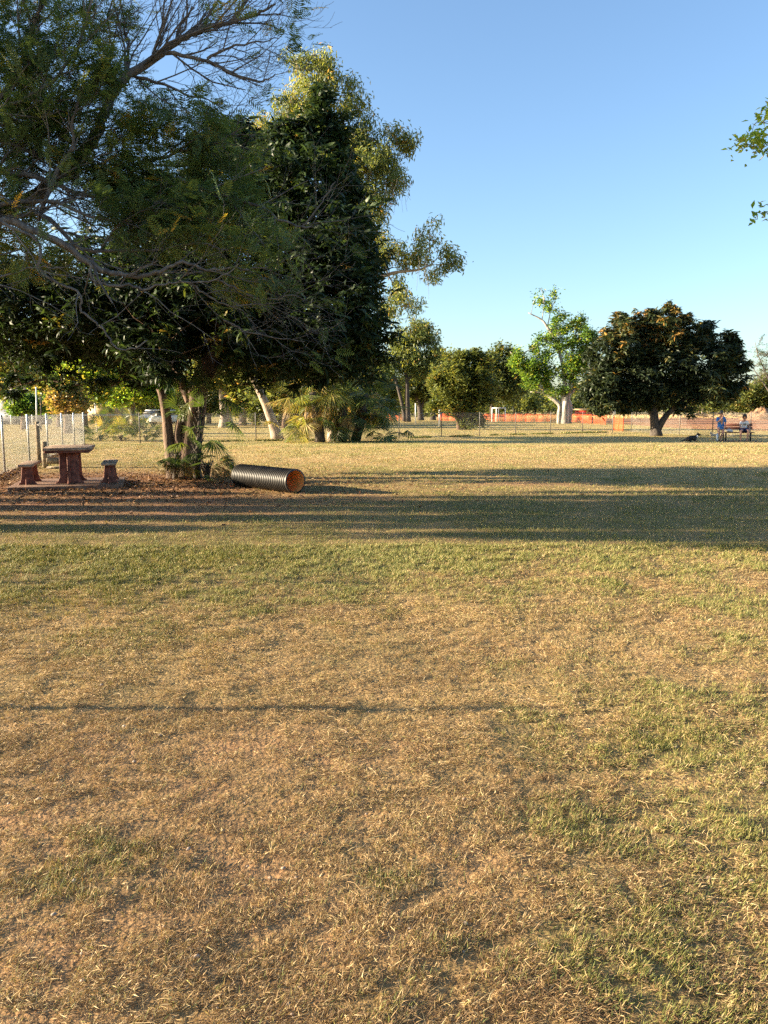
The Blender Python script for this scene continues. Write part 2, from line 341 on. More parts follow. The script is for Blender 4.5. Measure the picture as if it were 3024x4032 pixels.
# leaf litter in the shade of the mango and along the fence
mb=MB(); N=9000
x=rng.normal(-5.6,2.9,N); y=rng.normal(16.2,2.0,N)
x2=rng.uniform(-13.5,-8.6,4500); y2=16.3+(-x2-8.6)/.27*1.0+rng.normal(.3,.5,4500); x=np.r_[x,x2]; y=np.r_[y,y2]; N=len(x)
D=nrm(np.stack([rng.normal(0,1,N),rng.normal(0,1,N),rng.normal(.05,.22,N)],-1)); s=rng.uniform(.035,.10,N)
scatter(mb,LEAF,np.stack([x,y,np.full(N,.012)+rng.uniform(0,.02,N)],-1),basis(D,rng.normal(0,.5,N)),np.stack([s*.32,s,s],-1),rng.random(N)**1.5)
x,y=wedge(260,3,30,1.0); N=260; D=nrm(np.stack([rng.normal(0,1,N),rng.normal(0,1,N),rng.normal(.1,.3,N)],-1)); s=rng.uniform(.015,.04,N)
scatter(mb,LEAF,np.stack([x,y,hgt(x,y)+.018],-1),basis(D,rng.normal(0,.5,N)),np.stack([s*.35,s,s],-1),rng.random(N))
o=mb.build('leaf_litter',M['litter']); tag(o,'fallen brown leaves on the bare earth under the trees','leaves',kind='stuff')
# dirt road beyond the back fence
mb=MB(); pts=[]
la=[G(2290,1650),G(2480,1648),G(2700,1646),G(3024,1644),G(3500,1642)]
lb=[G(2290,1662),G(2480,1672),G(2700,1688),G(3024,1697),G(3900,1712)]
v=[];
for a,b in zip(la,lb): v+= [a+[0,0,.006],b+[0,0,.006]]
f=np.array([[2*k+1,2*k+3,2*k+2,2*k] for k in range(4)]); mb.add(np.array(v),f)
M['dirt']=surf('red_dirt',(.26,.10,.04),(.44,.20,.085),.35,.95,.6,3,detail=8)
o=mb.build('dirt_road',M['dirt']); tag(o,kind='structure')
# ================================================================== trees
def kite(n,spread,elev,L,w,r0=0.0,seed=1,tn=.1,fine=False,gravity=0):
    """cluster template: n leaves round a twig tip"""
    r=np.random.default_rng(seed); mb_v=[];mb_f=[];tt=[]
    base=LEAF if fine else (np.array([[0,0,0],[.5,.45,.1],[-.5,.45,.1],[0,1,0.]]),np.array([[0,1,3],[0,3,2]]))
    off=0
    for k in range(n):
        az=k*2.4+r.normal(0,.3); el=math.radians(r.uniform(*elev)); d=np.array([[math.cos(az)*math.cos(el),math.sin(az)*math.cos(el),math.sin(el)]])
        R=basis(d,np.array([r.normal(0,.7)]))[0]; l=L*r.uniform(.7,1.15)
        v=base[0]*np.array([w*l/L,l,l]); v=v@R.T
        v=v+r.normal(0,1,3)*spread+d[0]*r0
        if gravity: v[:,2]-=gravity*(np.hypot(v[:,0],v[:,1]))**2
        mb_v.append(v); mb_f.append(base[1]+off); off+=len(v); tt.append(np.full(len(v),r.normal(0,tn)))
    return np.vstack(mb_v),np.vstack(mb_f),np.concatenate(tt)
T_MANGO=[kite(11,.035,(-62,22),.24,.052,seed=s,fine=True,tn=.09) for s in range(3)]
T_BROAD=[kite(9,.11,(-50,45),.15,.075,seed=10+s,tn=.12) for s in range(3)]
T_GUM=[kite(9,.13,(-78,15),.18,.045,seed=20+s,tn=.13) for s in range(3)]
T_CLUMP=[kite(8,.24,(-55,40),.30,.15,seed=30+s,tn=.13) for s in range(3)]
def frond(seed,n=9,L=.36):
    r=np.random.default_rng(seed); v=[];f=[];t=[];o=0
    pts=[(0,L*s,-.10*L*3*s*s) for s in np.linspace(0,1,5)]
    for s in range(4):
        a,b=np.array(pts[s]),np.array(pts[s+1]); v+=[a+[.004,0,0],a-[.004,0,0],b+[.003,0,0],b-[.003,0,0]]; f+=[[o,o+2,o+1],[o+1,o+2,o+3]]; o+=4; t+=[0]*4
    for k in range(n):
        s=(k+1)/(n+.6); p=np.array([0,L*s,-.3*L*s*s])
        for sg in(-1,1):
            l=.13*math.sin(math.pi*(.25+.7*s))*r.uniform(.8,1.1); w=.030*r.uniform(.7,1.1)
            d=np.array([sg*.86,.45,-.25*r.uniform(.2,1.6)]); q=p+d*l; m=p+d*l*.5; pr=np.array([-.3*sg,.8,.1])*w/2
            v+=[p,m+pr,m-pr,q]; f+=[[o,o+1,o+3],[o,o+3,o+2]]; o+=4; t+=[r.normal(0,.08)]*4
    return np.array(v,float),np.array(f),np.array(t)
T_FROND=[frond(40+s) for s in range(3)]

def tmpl(mb,Ts,pos,dirs,roll,sc,tone):
    N=len(pos)
    if N==0: return
    R=basis(dirs,roll); ch=rng.integers(0,len(Ts),N)
    for k,T in enumerate(Ts):
        q=ch==k; scatter(mb,T,pos[q],R[q],np.repeat(np.asarray(sc)[q][:,None],3,1),np.asarray(tone)[q])
def upright(N): # random rotation about z with slight tilt, template's own z stays up
    a=rng.random(N)*6.283; D=np.stack([np.cos(a),np.sin(a),rng.normal(0,.12,N)],-1); return D,rng.normal(0,.15,N)
def blobs(L,d):
    out=[]
    for b in L:
        px,py,rx,ry=b[:4]; dd=d+(b[4] if len(b)>4 else 0); k=mpp(dd); rd=b[5] if len(b)>5 else .5*(rx+ry)*k*1.0
        out.append((P(px,py,dd),np.array([rx*k,rd,ry*k]),b[6] if len(b)>6 else 1))
    return out
def fill(B,n,shell=.5,jag=.18,clump=.5):
    """points in a union of ellipsoids, biased to their shells and gathered into clumps with gaps"""
    vol=np.array([np.prod(q[1])**.72*(q[2] if len(q)>2 else 1) for q in B]); vol/=vol.sum(); cnt=rng.multinomial(n,vol); P_=[];O_=[]
    for q_,m in zip(B,cnt):
        c,r=q_[0],q_[1]
        if m==0: continue
        nc=max(3,int(m/14)); cd=nrm(rng.normal(0,1,(nc,3))); cr=shell+(1-shell)*rng.random(nc)**.6; cr*=rng.normal(1,jag,nc)
        cc=cd*cr[:,None]
        k=rng.integers(0,nc,m); p=cc[k]+rng.normal(0,.125,(m,3)); q=rng.random(m)>clump
        dd=nrm(rng.normal(0,1,(m,3))); p[q]=(dd*(shell+(1-shell)*rng.random(m)**.5)[:,None])[q]
        P_.append(c+p*r); O_.append(nrm(p/np.maximum(r,.01)))
    return np.vstack(P_),np.vstack(O_)
def twig(mb,a,b,r0,r1,sides=3,sag=.1,wig=.06,n=5):
    a=np.asarray(a,float); b=np.asarray(b,float); L=np.linalg.norm(b-a); t=np.linspace(0,1,n)[:,None]
    p=a*(1-t)+b*t; p[:,2]+=(np.sin(t[:,0]*math.pi))*sag*L; p[1:-1]+=rng.normal(0,wig*L,(n-2,3))
    tube(mb,p,np.linspace(r0,r1,n),sides,cap=False); return p
def limbs(mb,nodes,B,cl,ntw,rl,rt,sag=.06):
    """limbs from skeleton nodes to every blob, then twigs out to clusters"""
    nd=[np.asarray(n,float) for n in nodes]
    for q_ in B:
        c,r=q_[0],q_[1]; A=np.array(nd); sc=np.linalg.norm(A-c,axis=1)+np.maximum(0,A[:,2]-c[2]+.2)*2; k=int(np.argmin(sc)); rl_=rl*min(1,max(.22,float(np.mean(r))/1.2))
        p,rr=smooth_path([A[k],A[k]*.6+c*.4+np.array([0,0,(c[2]-A[k][2])*.10+.1*sc[k]*.4])+rng.normal(0,.04*sc[k],3),c+rng.normal(0,.1,3)*r,c+nrm(c-A[k])*r*.55],[rl_,rl_*.7,rl_*.45,rl_*.2],3)
        tube(mb,p,rr,6,cap=False); nd+= [q for q in p[2:]]
    A=np.array(nd); idx=rng.choice(len(cl),min(ntw,len(cl)),replace=False)
    for k in idx:
        q=cl[k]; dn=np.linalg.norm(A-q,axis=1); j=int(np.argmin(dn+np.maximum(0,A[:,2]-q[2])))
        if dn[j]<.15: continue
        twig(mb,A[j],q,rt,rt*.35,3,sag,.05,4)
def make_tree(name,label,cat,base,paths,bl,n,Ts,mat,bark,sc=1,nodemin=-9,cull=None,tone=(.4,.16),shell=.5,clump=.5,ntw=120,rl=.08,rt=.02,jag=.18,group=None,toned=None,up=True,extra=None,flare=True,out=0):
    base=np.asarray(base,float); e=empty(name,base); tag(e,label,cat,group)
    mb=MB(); nodes=[]
    for pts,rad in paths:
        p,r=smooth_path(pts,rad,4); 
        if flare and abs(p[0][2]-base[2])<.4: r=r*(1+.28*np.exp(-np.arange(len(r))/1.6)); p[0][2]-=.1
        tube(mb,p,r,9); nodes+=list(p[len(p)//2:]) if p[-1][2]>nodemin else []
    cl,ou=fill(bl,n,shell,jag,clump)
    cl[:,2]=np.maximum(cl[:,2],.15)
    if cull: cl_k=~cull(cl); cl=cl[cl_k]; ou=ou[cl_k]
    if ntw: limbs(mb,nodes,bl,cl,ntw,rl,rt)
    if extra: extra(mb,nodes)
    part(mb,'trunk',M[bark],e,smooth=True)
    mc=MB(); N=len(cl); D,ro=upright(N)
    if out: D=nrm(D+ou*out)
    t=rng.normal(tone[0],tone[1],N)
    t+= (fbm(cl[:,0]*1.0,cl[:,2]+cl[:,1]*.7,max(.5,1.2),17,2)-.5)*.35
    if toned: t+=toned(cl)
    s=sc*rng.uniform(.75,1.25,N)
    tmpl(mc,Ts,cl,D,ro,s,np.clip(t,0,1))
    part(mc,'crown',M[mat],e); return e,cl
def pp(L,d): return [P(a[0],a[1],d+(a[2] if len(a)>2 else 0)) for a in L]

# ---- big mango by the tunnel
mbase=G(715,1885)
md=18.0
mb_bl=blobs([(1268,395,20,62,.3,.3,4),(1250,500,75,60,.3,.6,2.5),(1180,540,60,50,.4,.6,2),(1240,600,115,100,.3,.8),(1310,540,55,45,.3,.5,2),(1335,640,60,75,.2,.6,1.5),(1365,820,60,90,.2,.7,1.5),(1420,960,60,80,.1,.7,1.5),(1200,760,200,170,0,1.5),(1130,560,60,45,.8,.6,2),(1235,1000,235,230,-.3,2.0),(1290,1220,235,190,-.4,2.0),(1320,1330,200,110,-.2,1.6),
  (1180,1390,240,95,0,1.8),(920,760,200,210,1.2,1.6),(940,1010,290,250,.6,2.2),(930,560,70,75,1.2,.6,2.5),(1085,630,110,90,.6,.9,1.6),(800,1250,300,180,0,2.5),(500,1180,320,230,.6,2.5),(480,1320,330,105,.3,2.2,.8),(150,1230,260,180,.8,2.4),
  (110,1360,230,70,1.6,1.4,.8),(250,1500,60,50,1.4,.6,1),(400,1520,60,30,1.4,.6,1),(60,1520,60,45,1.4,.6,1),(560,1480,60,50,1.2,.5,1),(1010,1510,40,45,.8,.4,1),(1180,1470,50,50,.6,.5,1),(1330,1440,90,60,.3,.8,1.5),(1440,1400,50,70,.3,.5,2),(1250,1500,50,30,.3,.5,1),(640,900,160,200,1.6,1.5),(720,1390,190,110,-.9,1.5),(1430,1290,75,120,-.3,.8),(-150,1120,200,160,.8,2.0),(1090,1390,190,80,1.2,1.2,.8),(690,1440,110,70,-1.5,.8)],md)
trk=[(pp([(735,1890),(745,1780),(765,1640),(790,1500),(850,1380),(930,1250),(1010,1080)],18.0),[.30,.27,.25,.22,.17,.12,.06]),
     (pp([(690,1885),(668,1760),(655,1640),(640,1560),(625,1528)],17.9),[.17,.13,.11,.095,.07]),
     (pp([(790,1500),(860,1450),(950,1405),(1080,1400),(1230,1330)],18.0),[.14,.12,.1,.09,.05]),
     (pp([(770,1620),(700,1480),(560,1340),(380,1250),(150,1200)],18.1),[.14,.13,.1,.08,.05]),
     (pp([(850,1380),(900,1200),(900,950),(930,700)],18.5),[.12,.1,.07,.04]),
     (pp([(1010,1080),(1120,850),(1210,650),(1262,480),(1275,400)],18.2),[.08,.06,.05,.03,.02]),
     (pp([(715,1885),(735,1790),(700,1730),(712,1640),(735,1600)],17.85),[.12,.10,.09,.07,.05])]
def mtone(c): return np.where(rng.random(len(c))<.05,.35,0)
make_tree('mango_tree','huge dark green mango tree spreading over the picnic table and black tunnel','tree',mbase,trk,mb_bl,15000,T_MANGO,'mango','bark_brown',sc=.92,jag=.24,tone=(.30,.15),shell=.6,clump=.6,ntw=260,rl=.07,rt=.02,toned=mtone,nodemin=2.5,cull=lambda c:(np.abs(c[:,0]-(-4.1+.33*(c[:,2]-2.3)))<.42)&(c[:,2]<3.5)&(c[:,1]<18.2))

# ---- poinciana reaching in from the left
pe=empty('flame_tree',(-9.8,12.6,0)); tag(pe,'large feathery leaved tree with long bare grey limbs reaching across the top left','tree')
mb=MB(); TW=[]  # twig tips: pos, dir
def rdir(d,ang,ax=None):
    d=nrm(d); r=nrm(np.cross(d,rng.normal(0,1,3))) if ax is None else nrm(np.cross(d,ax)+rng.normal(0,.25,3)); return nrm(d*math.cos(ang)+r*math.sin(ang))
def grow(pts,r0,r1,lv,depthflat=.5,dens=1.0,up=.25,lmin=.25):
    p,r=smooth_path(pts,np.linspace(r0,r1,len(pts)),4 if lv==0 else 2)
    if lv<=1: p[1:-1]+=rng.normal(0,.012,(len(p)-2,3))
    tube(mb,p,r,{0:8,1:5,2:3}.get(lv,3),cap=False)
    seg=np.linalg.norm(np.diff(p,axis=0),axis=1); L=seg.sum(); cum=np.r_[0,np.cumsum(seg)]
    if lv>=3:
        TW.append((p[-1],p[-1]-p[0])); return
    sp=[.26,.20,.13][lv]/dens; s=L*.12 if lv else L*.05; side=1
    while s<L:
        q=np.array([np.interp(s,cum,p[:,k]) for k in range(3)]); t=nrm(p[min(len(p)-1,np.searchsorted(cum,s))]-p[max(0,np.searchsorted(cum,s)-1)])
        rr=np.interp(s,cum,r); side=-side
        # mostly in the picture-facing fan of the crown, alternating sides
        n=nrm(np.cross(t,[0,1,0])+rng.normal(0,.5,3)*np.array([.3,1.6,.3])); dr=nrm(t*rng.uniform(.6,1.1)+n*side*rng.uniform(.35,.9)+np.array([.12,0,up]))
        ll=[rng.uniform(.5,1.5),rng.uniform(.3,.75),rng.uniform(.14,.36)][lv]*(1-.35*s/L)
        e1=q+dr*ll*.5+rng.normal(0,.05*ll,3); e2=q+dr*ll+np.array([.05,0,up*.35])*ll+rng.normal(0,.08*ll,3)
        ra=max(.0028,min(rr*.55,[.022,.0095,.0045][lv])); grow([q,e1,e2],ra,max(.002,ra*.4),lv+1,depthflat,dens,up)
        s+=sp*rng.uniform(.6,1.5)
    TW.append((p[-1],p[-1]-p[-2]))
d0=12.5
LM=[([(448,362),(506,296),(615,224),(694,166),(774,130),(832,108),(940,80),(1027,50),(1085,15)],.072,.012,12,.3,1.0),
 ([(651,210),(796,231),(897,275),(998,318),(1056,311),(1085,290)],.03,.006,11.9,.15,.95),
 ([(521,296),(615,325),(723,369),(796,383),(880,430)],.026,.006,12.1,.1,.9),
 ([(817,231),(904,188),(1012,166),(1100,152)],.022,.005,12,.1,.9),
 ([(629,180),(636,108),(651,-20)],.022,.01,12,.3,.9),([(506,282),(506,210),(492,108),(470,-20)],.026,.01,12.2,.2,.8),
 ([(412,330),(441,217),(434,145),(427,72),(448,-20)],.022,.01,12.2,.2,.8),([(781,116),(832,43),(871,-40)],.02,.008,12,.3,.9),([(694,159),(730,94),(738,-20)],.02,.008,12,.3,.9),([(900,90),(960,20),(990,-60)],.016,.008,12,.3,.9),
 ([(448,362),(400,470),(330,600),(150,760),(-150,900),(-420,1100)],.06,.11,13.2,.1,.35),
 ([(-420,1100),(-100,930),(0,870),(80,880),(217,950),(347,1028),(405,1065),(470,1083),(564,1083),(650,1060),(716,1030),(817,1060),(904,1055)],.06,.010,11.6,.06,.55),
 ([(347,1030),(369,1105),(405,1123),(506,1127),(564,1137),(651,1116),(723,1116),(853,1094),(940,1040)],.022,.007,11.5,.06,.55),
 ([(-80,1110),(0,1090),(145,1055),(253,1054)],.014,.006,11,.05,.6),
 ([(0,870),(145,945),(155,1045),(174,1090),(239,1120),(311,1155),(318,1220),(390,1280),(427,1330),(463,1372),(520,1372),(580,1340)],.02,.007,11,0,.35),
 ([(-200,900),(145,845),(290,960),(405,990),(600,985),(780,960),(900,985)],.035,.008,12.1,.05,.75),
 ([(740,1110),(803,1155),(882,1200),(1012,1200),(1110,1190)],.016,.005,12,.03,.8),([(853,1100),(940,1140),(1005,1173),(1085,1177),(1160,1160),(1200,1140)],.015,.005,12,.05,.9),
 ([(904,1055),(980,1060),(1090,1040),(1180,1000)],.014,.005,12,.05,.9),
 ([(700,700),(850,760),(1033,817),(1099,866),(1189,890),(1238,896)],.03,.008,12.6,.05,.6),([(1189,890),(1250,823),(1286,763),(1322,715)],.012,.005,12.6,.1,.8),
 ([(880,1260),(960,1300),(1080,1330),(1200,1345)],.014,.005,12.3,.0,.8),
 ([(-300,950),(-50,700),(150,700),(300,760),(450,780),(620,730)],.05,.010,12.6,.08,1.0),
 ([(-300,950),(-50,820),(200,790),(350,850),(520,870)],.04,.010,12.0,.05,1.0),
 ([(-300,800),(-50,560),(120,600),(260,620),(420,560)],.04,.010,12.8,.1,1.0),
 ([(150,870),(253,629),(289,578),(289,470),(330,340)],.03,.012,12.2,.2,.8),
 ([(-300,700),(-60,450),(60,300),(130,120),(180,-40)],.05,.015,12.4,.2,.9),([(-60,450),(120,380),(260,260),(330,120),(360,-30)],.03,.01,12.2,.2,.9),
 ([(-100,760),(60,640),(230,690),(400,640)],.03,.008,13.2,.05,1.1),
 ([(520,650),(700,600),(850,560),(960,500)],.028,.006,12.8,.1,.9),([(480,770),(640,800),(760,850),(880,860)],.022,.006,12.4,.05,.8)]
for qi,(L,a,b,dd,up,dn) in enumerate(LM): grow(pp(L,dd if qi<10 else dd-.75),a if qi<10 else a*1.05,b if qi<10 else b*1.3,0,dens=dn*(1.35 if qi<10 else 1.1),up=up)
nvis=len(TW)
p,r=smooth_path([(-9.9,12.6,-.1),(-9.7,12.5,1.0),(-9.4,12.4,2.0),tuple(P(-420,1100,12.2))],[.42,.33,.28,.2],4); tube(mb,p,r,12)
# limbs of the part of the crown that stands left of the picture
for k in range(9):
    a=rng.uniform(1.7,4.6); e=np.array([-9.6+math.cos(a)*rng.uniform(2.5,5),12.4+math.sin(a)*rng.uniform(1.5,3.4),rng.uniform(4.5,7.5)])
    grow([(-9.5,12.4,2.0),(np.array([-9.5,12.4,2.0])+e)/2+[0,0,.8],e],.12,.02,0,dens=.22,up=.15)
part(mb,'trunk',M['bark_grey'],pe,smooth=True)
tp=np.array([t[0] for t in TW]); td=nrm(np.array([t[1] for t in TW])+1e-6)
# where the ferny leaves are: around these centres (crown regions), dense or thin
RG=[(120,130,200,180,12.3,.75),(330,330,170,150,12.3,.75),(250,560,140,140,12.3,.45),(130,430,180,150,12.4,.6),(620,520,150,140,12.5,.95),(780,470,120,90,12.5,.8),(520,720,200,150,12.3,.85),(700,880,180,120,12.1,.85),(500,900,90,70,11.8,.8),
    (900,820,160,160,12.4,.75),(960,1060,120,110,12.1,.7),(140,1000,110,110,11.5,.55),(60,880,90,110,11.8,.5),(340,200,60,180,12.2,.5),(820,640,150,110,12.6,.7),(480,80,40,60,12.2,.5),(50,700,60,200,12.3,.45),(1080,960,80,80,12.2,.3),(20,300,120,260,12.4,.8)]
pos=[];dr=[];tn=[]
Xp=tp/np.maximum(tp[:,1:2],.1)
def topx(q):
    v=q-np.array([0,0,H]); f=v[:,1]*cp-v[:,2]*sp; u=v[:,1]*sp+v[:,2]*cp; return 1512+F*v[:,0]/f,2016-F*u/f
qx,qy=topx(tp); pr=np.full(len(tp),.03)
for cx,cy,rx,ry,dd,dn in RG: pr=np.maximum(pr,dn*np.clip(1.35-((qx-cx)/rx)**2-((qy-cy)/ry)**2,0,1))
k=rng.random(len(tp))<pr; 
pos.append(tp[k]);dr.append(td[k])
for cx,cy,rx,ry,dd,dn in RG:
    m=int(115*dn*rx*ry/150/130*1.15); c=P(cx,cy,dd); kk=mpp(dd); nc=max(4,m//9)
    cc=rng.normal(0,.5,(nc,3)); w_=cc[rng.integers(0,nc,m)]+rng.normal(0,.16,(m,3)); pos.append(c+w_*np.array([rx*kk,1.0,ry*kk])); dr.append(nrm(rng.normal(0,1,(m,3))*[1,1,.35]+[.35,0,-.1]))
# unseen crown left of the picture, cut into thin slabs to streak its shadow
oc=[(np.array([-11.6+xo,yy,zz]),np.array([3.9,dr_,rz])) for yy,zz,xo,dr_,rz in [(8.95,4.9,0,.22,1.2),(9.7,4.5,-.6,.30,1.7),(10.6,4.6,.3,.36,2.0),(11.35,4.2,-1.0,.22,2.1),(12.15,4.7,0,.36,2.2),(13.1,4.1,-.4,.26,2.0),(13.9,4.6,.4,.34,1.9),(14.8,5.2,0,.25,1.3)]]
oc+=[(np.array([-9.3,11.6,5.6]),np.array([2.4,2.3,1.4]),.7),(np.array([-11.5,12.3,7.8]),np.array([3.6,3.0,1.6]),.5),(np.array([-10.2,12.3,9.3]),np.array([3.0,2.6,1.5]),.5)]
a_,o_=fill(oc,11500,.35,.2,.8); pos.append(a_); dr.append(nrm(o_*[1,1,.3]+rng.normal(0,.5,a_.shape)))
pos=np.vstack(pos); dr=np.vstack(dr); rep=3; pos=np.repeat(pos,rep,0)+rng.normal(0,.05,(len(pos)*rep,3)); dr=nrm(np.repeat(dr,rep,0)+rng.normal(0,.45,(len(dr)*rep,3))); dr[:,2]-=.15
N=len(pos); mc=MB(); t=rng.normal(.5,.13,N)+(fbm(pos[:,0],pos[:,2],.7,5,2)-.5)*.6; t=np.where(rng.random(N)<.04,t+.3,t)
tmpl(mc,T_FROND,pos,dr,rng.normal(0,.35,N),rng.uniform(.5,.95,N),np.clip(t,0,1)); part(mc,'crown',M['poin'],pe)
nfr=N

# ---- tall gum behind the mango
gd=39.0; gb=G(1312,1738)
gp=[(pp([(1312,1738),(1310,1600),(1305,1450),(1345,1100),(1310,760),(1270,500),(1262,330)],gd),[.26,.24,.23,.2,.14,.09,.04]),
    (pp([(1345,1100),(1440,1080),(1500,1088),(1560,1072),(1650,1062),(1700,1040)],gd),[.14,.12,.1,.075,.05,.03]),
    (pp([(1330,1000),(1420,800),(1470,650),(1530,560)],gd),[.12,.1,.06,.03]),(pp([(1310,760),(1200,600),(1130,450)],gd),[.1,.07,.04])]
gl=[(1262,235,70,45),(1190,300,55,60),(1150,400,70,70),(1310,300,55,70),(1395,370,50,60),(1240,390,90,80),(1370,470,80,70),(1250,530,100,90),(1100,500,80,80),(1010,520,50,70),(1040,600,70,60),(1450,540,80,60),(1570,545,55,40,0,1,2),(1610,565,25,25,0,.4,3),
    (1490,640,100,60),(1400,640,90,90),(1560,690,40,90),(1470,760,75,80),(1430,870,55,100),(1500,800,30,60),(1380,760,80,90),(1480,960,45,60),(1510,1010,60,50),(1450,1010,50,50),(1380,560,60,60),
    (1690,915,32,45),(1665,985,55,50),(1590,1010,35,60),(1650,1035,60,40),(1760,985,45,35),(1800,1035,28,25),(1740,1050,70,22),(1705,1085,22,35),(1570,1140,45,60),(1600,1190,50,50),(1540,1220,50,60),(1640,1290,30,40),(1100,620,80,60)]
def gumhang(mbx,nodes):
    for px,py,n in [(1575,700,16),(1120,420,10),(1640,1000,10),(1560,1110,6)]:
        for k in range(n):
            a=P(px+rng.normal(0,30),py+rng.normal(0,20),gd+rng.normal(0,.8)); twig(mbx,a,a+[rng.normal(0,.15),0,-rng.uniform(.6,1.8)],.012,.005,3,0,.05)
make_tree('gum_tree','tall pale trunked gum tree with yellow green drooping leaves rising behind the dark mango','tree',gb,gp,blobs([(*b[:4],0,.8*(b[2]+b[3])*mpp(gd),*b[6:]) for b in gl],gd),4300,T_GUM,'euc','bark_pale',sc=1.3,tone=(.5,.2),shell=.15,clump=.85,ntw=330,rl=.05,rt=.018,jag=.25,extra=gumhang)

def T(name,label,base,d,paths,bl,n,Ts,mat,bark,**k):
    b=G(*base); d=b[1] if d is None else d
    return make_tree(name,label,'tree',(b if d==b[1] else np.array([*P(base[0],base[1],d)[:2],0])),[(pp(p,d),r) for p,r in paths],blobs(bl,d),n,Ts,mat,bark,**k)
# ---- right hand shade tree
def rtone(c): 
    x,y=topx(c); return np.where((y<1340+.10*(x-2300))&(x<2720)&(rng.random(len(c))<.36),.33,0)+np.where(rng.random(len(c))<.025,.22,0)
T('shade_tree','round dark tree with rusty young leaves on its top left, beside the bench',(2583,1716),None,
  [([(2583,1716),(2578,1670),(2570,1610),(2540,1530),(2500,1450)],[.34,.27,.24,.15,.08]),([(2590,1690),(2620,1640),(2660,1600),(2730,1540),(2800,1480)],[.22,.18,.16,.1,.05]),([(2575,1620),(2600,1500),(2620,1350),(2640,1230)],[.2,.15,.1,.04])],
  [(2400,1400,75,90,-.6),(2370,1490,75,80,-.6),(2430,1550,95,60),(2490,1350,85,90),(2430,1310,45,45),(2600,1310,95,85),(2635,1240,32,40),(2560,1270,40,30),(2715,1340,75,75),(2780,1300,45,30),(2830,1360,65,55),(2880,1400,40,55),(2870,1470,62,62),(2750,1450,110,110),(2610,1450,120,120),(2500,1470,110,110),(2630,1560,110,45),(2790,1540,95,42),(2350,1585,55,40),(2900,1520,35,40),(2330,1540,40,50),(2480,1590,60,35),(2545,1590,30,30),(2722,1620,9,26,-1,.3),(2440,1600,50,25),(2442,1262,14,24,0,.5,4),(2558,1238,14,16,0,.5,4),(2882,1335,16,16,0,.5,4),(2690,1258,22,14,0,.5,4),(2318,1400,18,18,0,.5,3),(2905,1400,18,30,0,.5,3)],
  7000,T_MANGO,'mango2','bark_dark',sc=1.5,tone=(.38,.15),shell=.6,clump=.85,ntw=160,rl=.08,rt=.03,toned=rtone)
# low shoots round its foot
# ---- pale fig
T('fig_tree','bright green fig tree with a thick fluted white trunk and a bare leaning top limb',(2222,1668),None,
  [([(2223,1672),(2225,1640),(2226,1600),(2231,1564),(2261,1480),(2290,1395)],[.52,.50,.48,.36,.2,.08]),([(2202,1668),(2200,1635),(2202,1593),(2143,1539),(2092,1488),(2050,1442),(2008,1383)],[.26,.25,.24,.18,.13,.09,.04]),
   ([(2205,1610),(2193,1589),(2139,1549),(2088,1543)],[.16,.13,.09,.04]),([(2213,1660),(2215,1585),(2223,1501),(2210,1416),(2185,1336),(2156,1290),(2134,1260),(2080,1231)],[.25,.24,.2,.17,.14,.13,.1,.04]),
   ([(2134,1260),(2142,1190),(2130,1135)],[.06,.04,.02]),([(2156,1285),(2170,1220),(2195,1165)],[.06,.04,.02]),([(2240,1665),(2245,1600),(2240,1560),(2300,1500)],[.26,.25,.2,.08]),([(2240,1560),(2250,1400),(2270,1300)],[.18,.12,.06]),([(2090,1240),(2095,1215),(2100,1195)],[.03,.025,.02])],
  [(2200,1285,38,25),(2260,1275,40,30),(2290,1330,50,50),(2325,1345,30,40),(2180,1350,50,50),(2125,1335,20,20),(2240,1390,60,55),(2100,1370,25,25),(2050,1400,35,32),(2030,1385,14,14),(2105,1430,45,45),(2085,1470,45,28,0,1,1.5),(2120,1515,45,22,0,1,1.5),(2040,1435,38,24,0,1,1.5),(2170,1540,40,25),(2160,1450,45,40),(2250,1470,60,50),(2300,1440,40,50),(2140,1500,40,30),(2230,1540,50,25),(2320,1400,30,40),(2140,1180,38,38,0,1.2,.3),(2185,1165,22,36,0,.8,.4),(2110,1175,14,16,0,.5,.4),(2300,1265,8,9),(2220,1250,20,14),(2165,1225,30,20)],
  2600,T_CLUMP,'fig','bark_white',sc=1.1,tone=(.52,.19),shell=.35,clump=.9,ntw=260,rl=.15,rt=.045)
# ---- multi stemmed bushy tree
T('bushy_tree','low olive green bushy tree with a short multiple trunk behind the back fence',(1832,1692),None,
  [([(1810,1692),(1800,1650),(1780,1600),(1760,1520)],[.2,.17,.13,.06]),([(1826,1692),(1820,1640),(1830,1580),(1840,1480)],[.2,.16,.13,.06]),([(1845,1692),(1855,1640),(1880,1560),(1900,1470)],[.18,.14,.1,.05]),([(1818,1692),(1808,1640),(1815,1560)],[.15,.12,.06])],
  [(1790,1470,60,60),(1830,1440,50,40),(1755,1530,45,55),(1830,1530,80,60),(1890,1450,50,50),(1900,1530,55,65),(1870,1610,45,55),(1790,1600,45,40),(1850,1650,40,28),(1740,1590,30,35),(1820,1405,12,18,0,.5,3),(1712,1500,14,26,0,.6,3),(1870,1398,13,20,0,.6,3),(1700,1605,22,20,0,.6,2)],
  2500,T_BROAD,'olive','bark_brown',sc=1.9,tone=(.46,.14),shell=.35,clump=.85,ntw=80,rl=.06,rt=.025,jag=.34,toned=lambda c:np.where(topx(c)[0]<1800,.1,0))
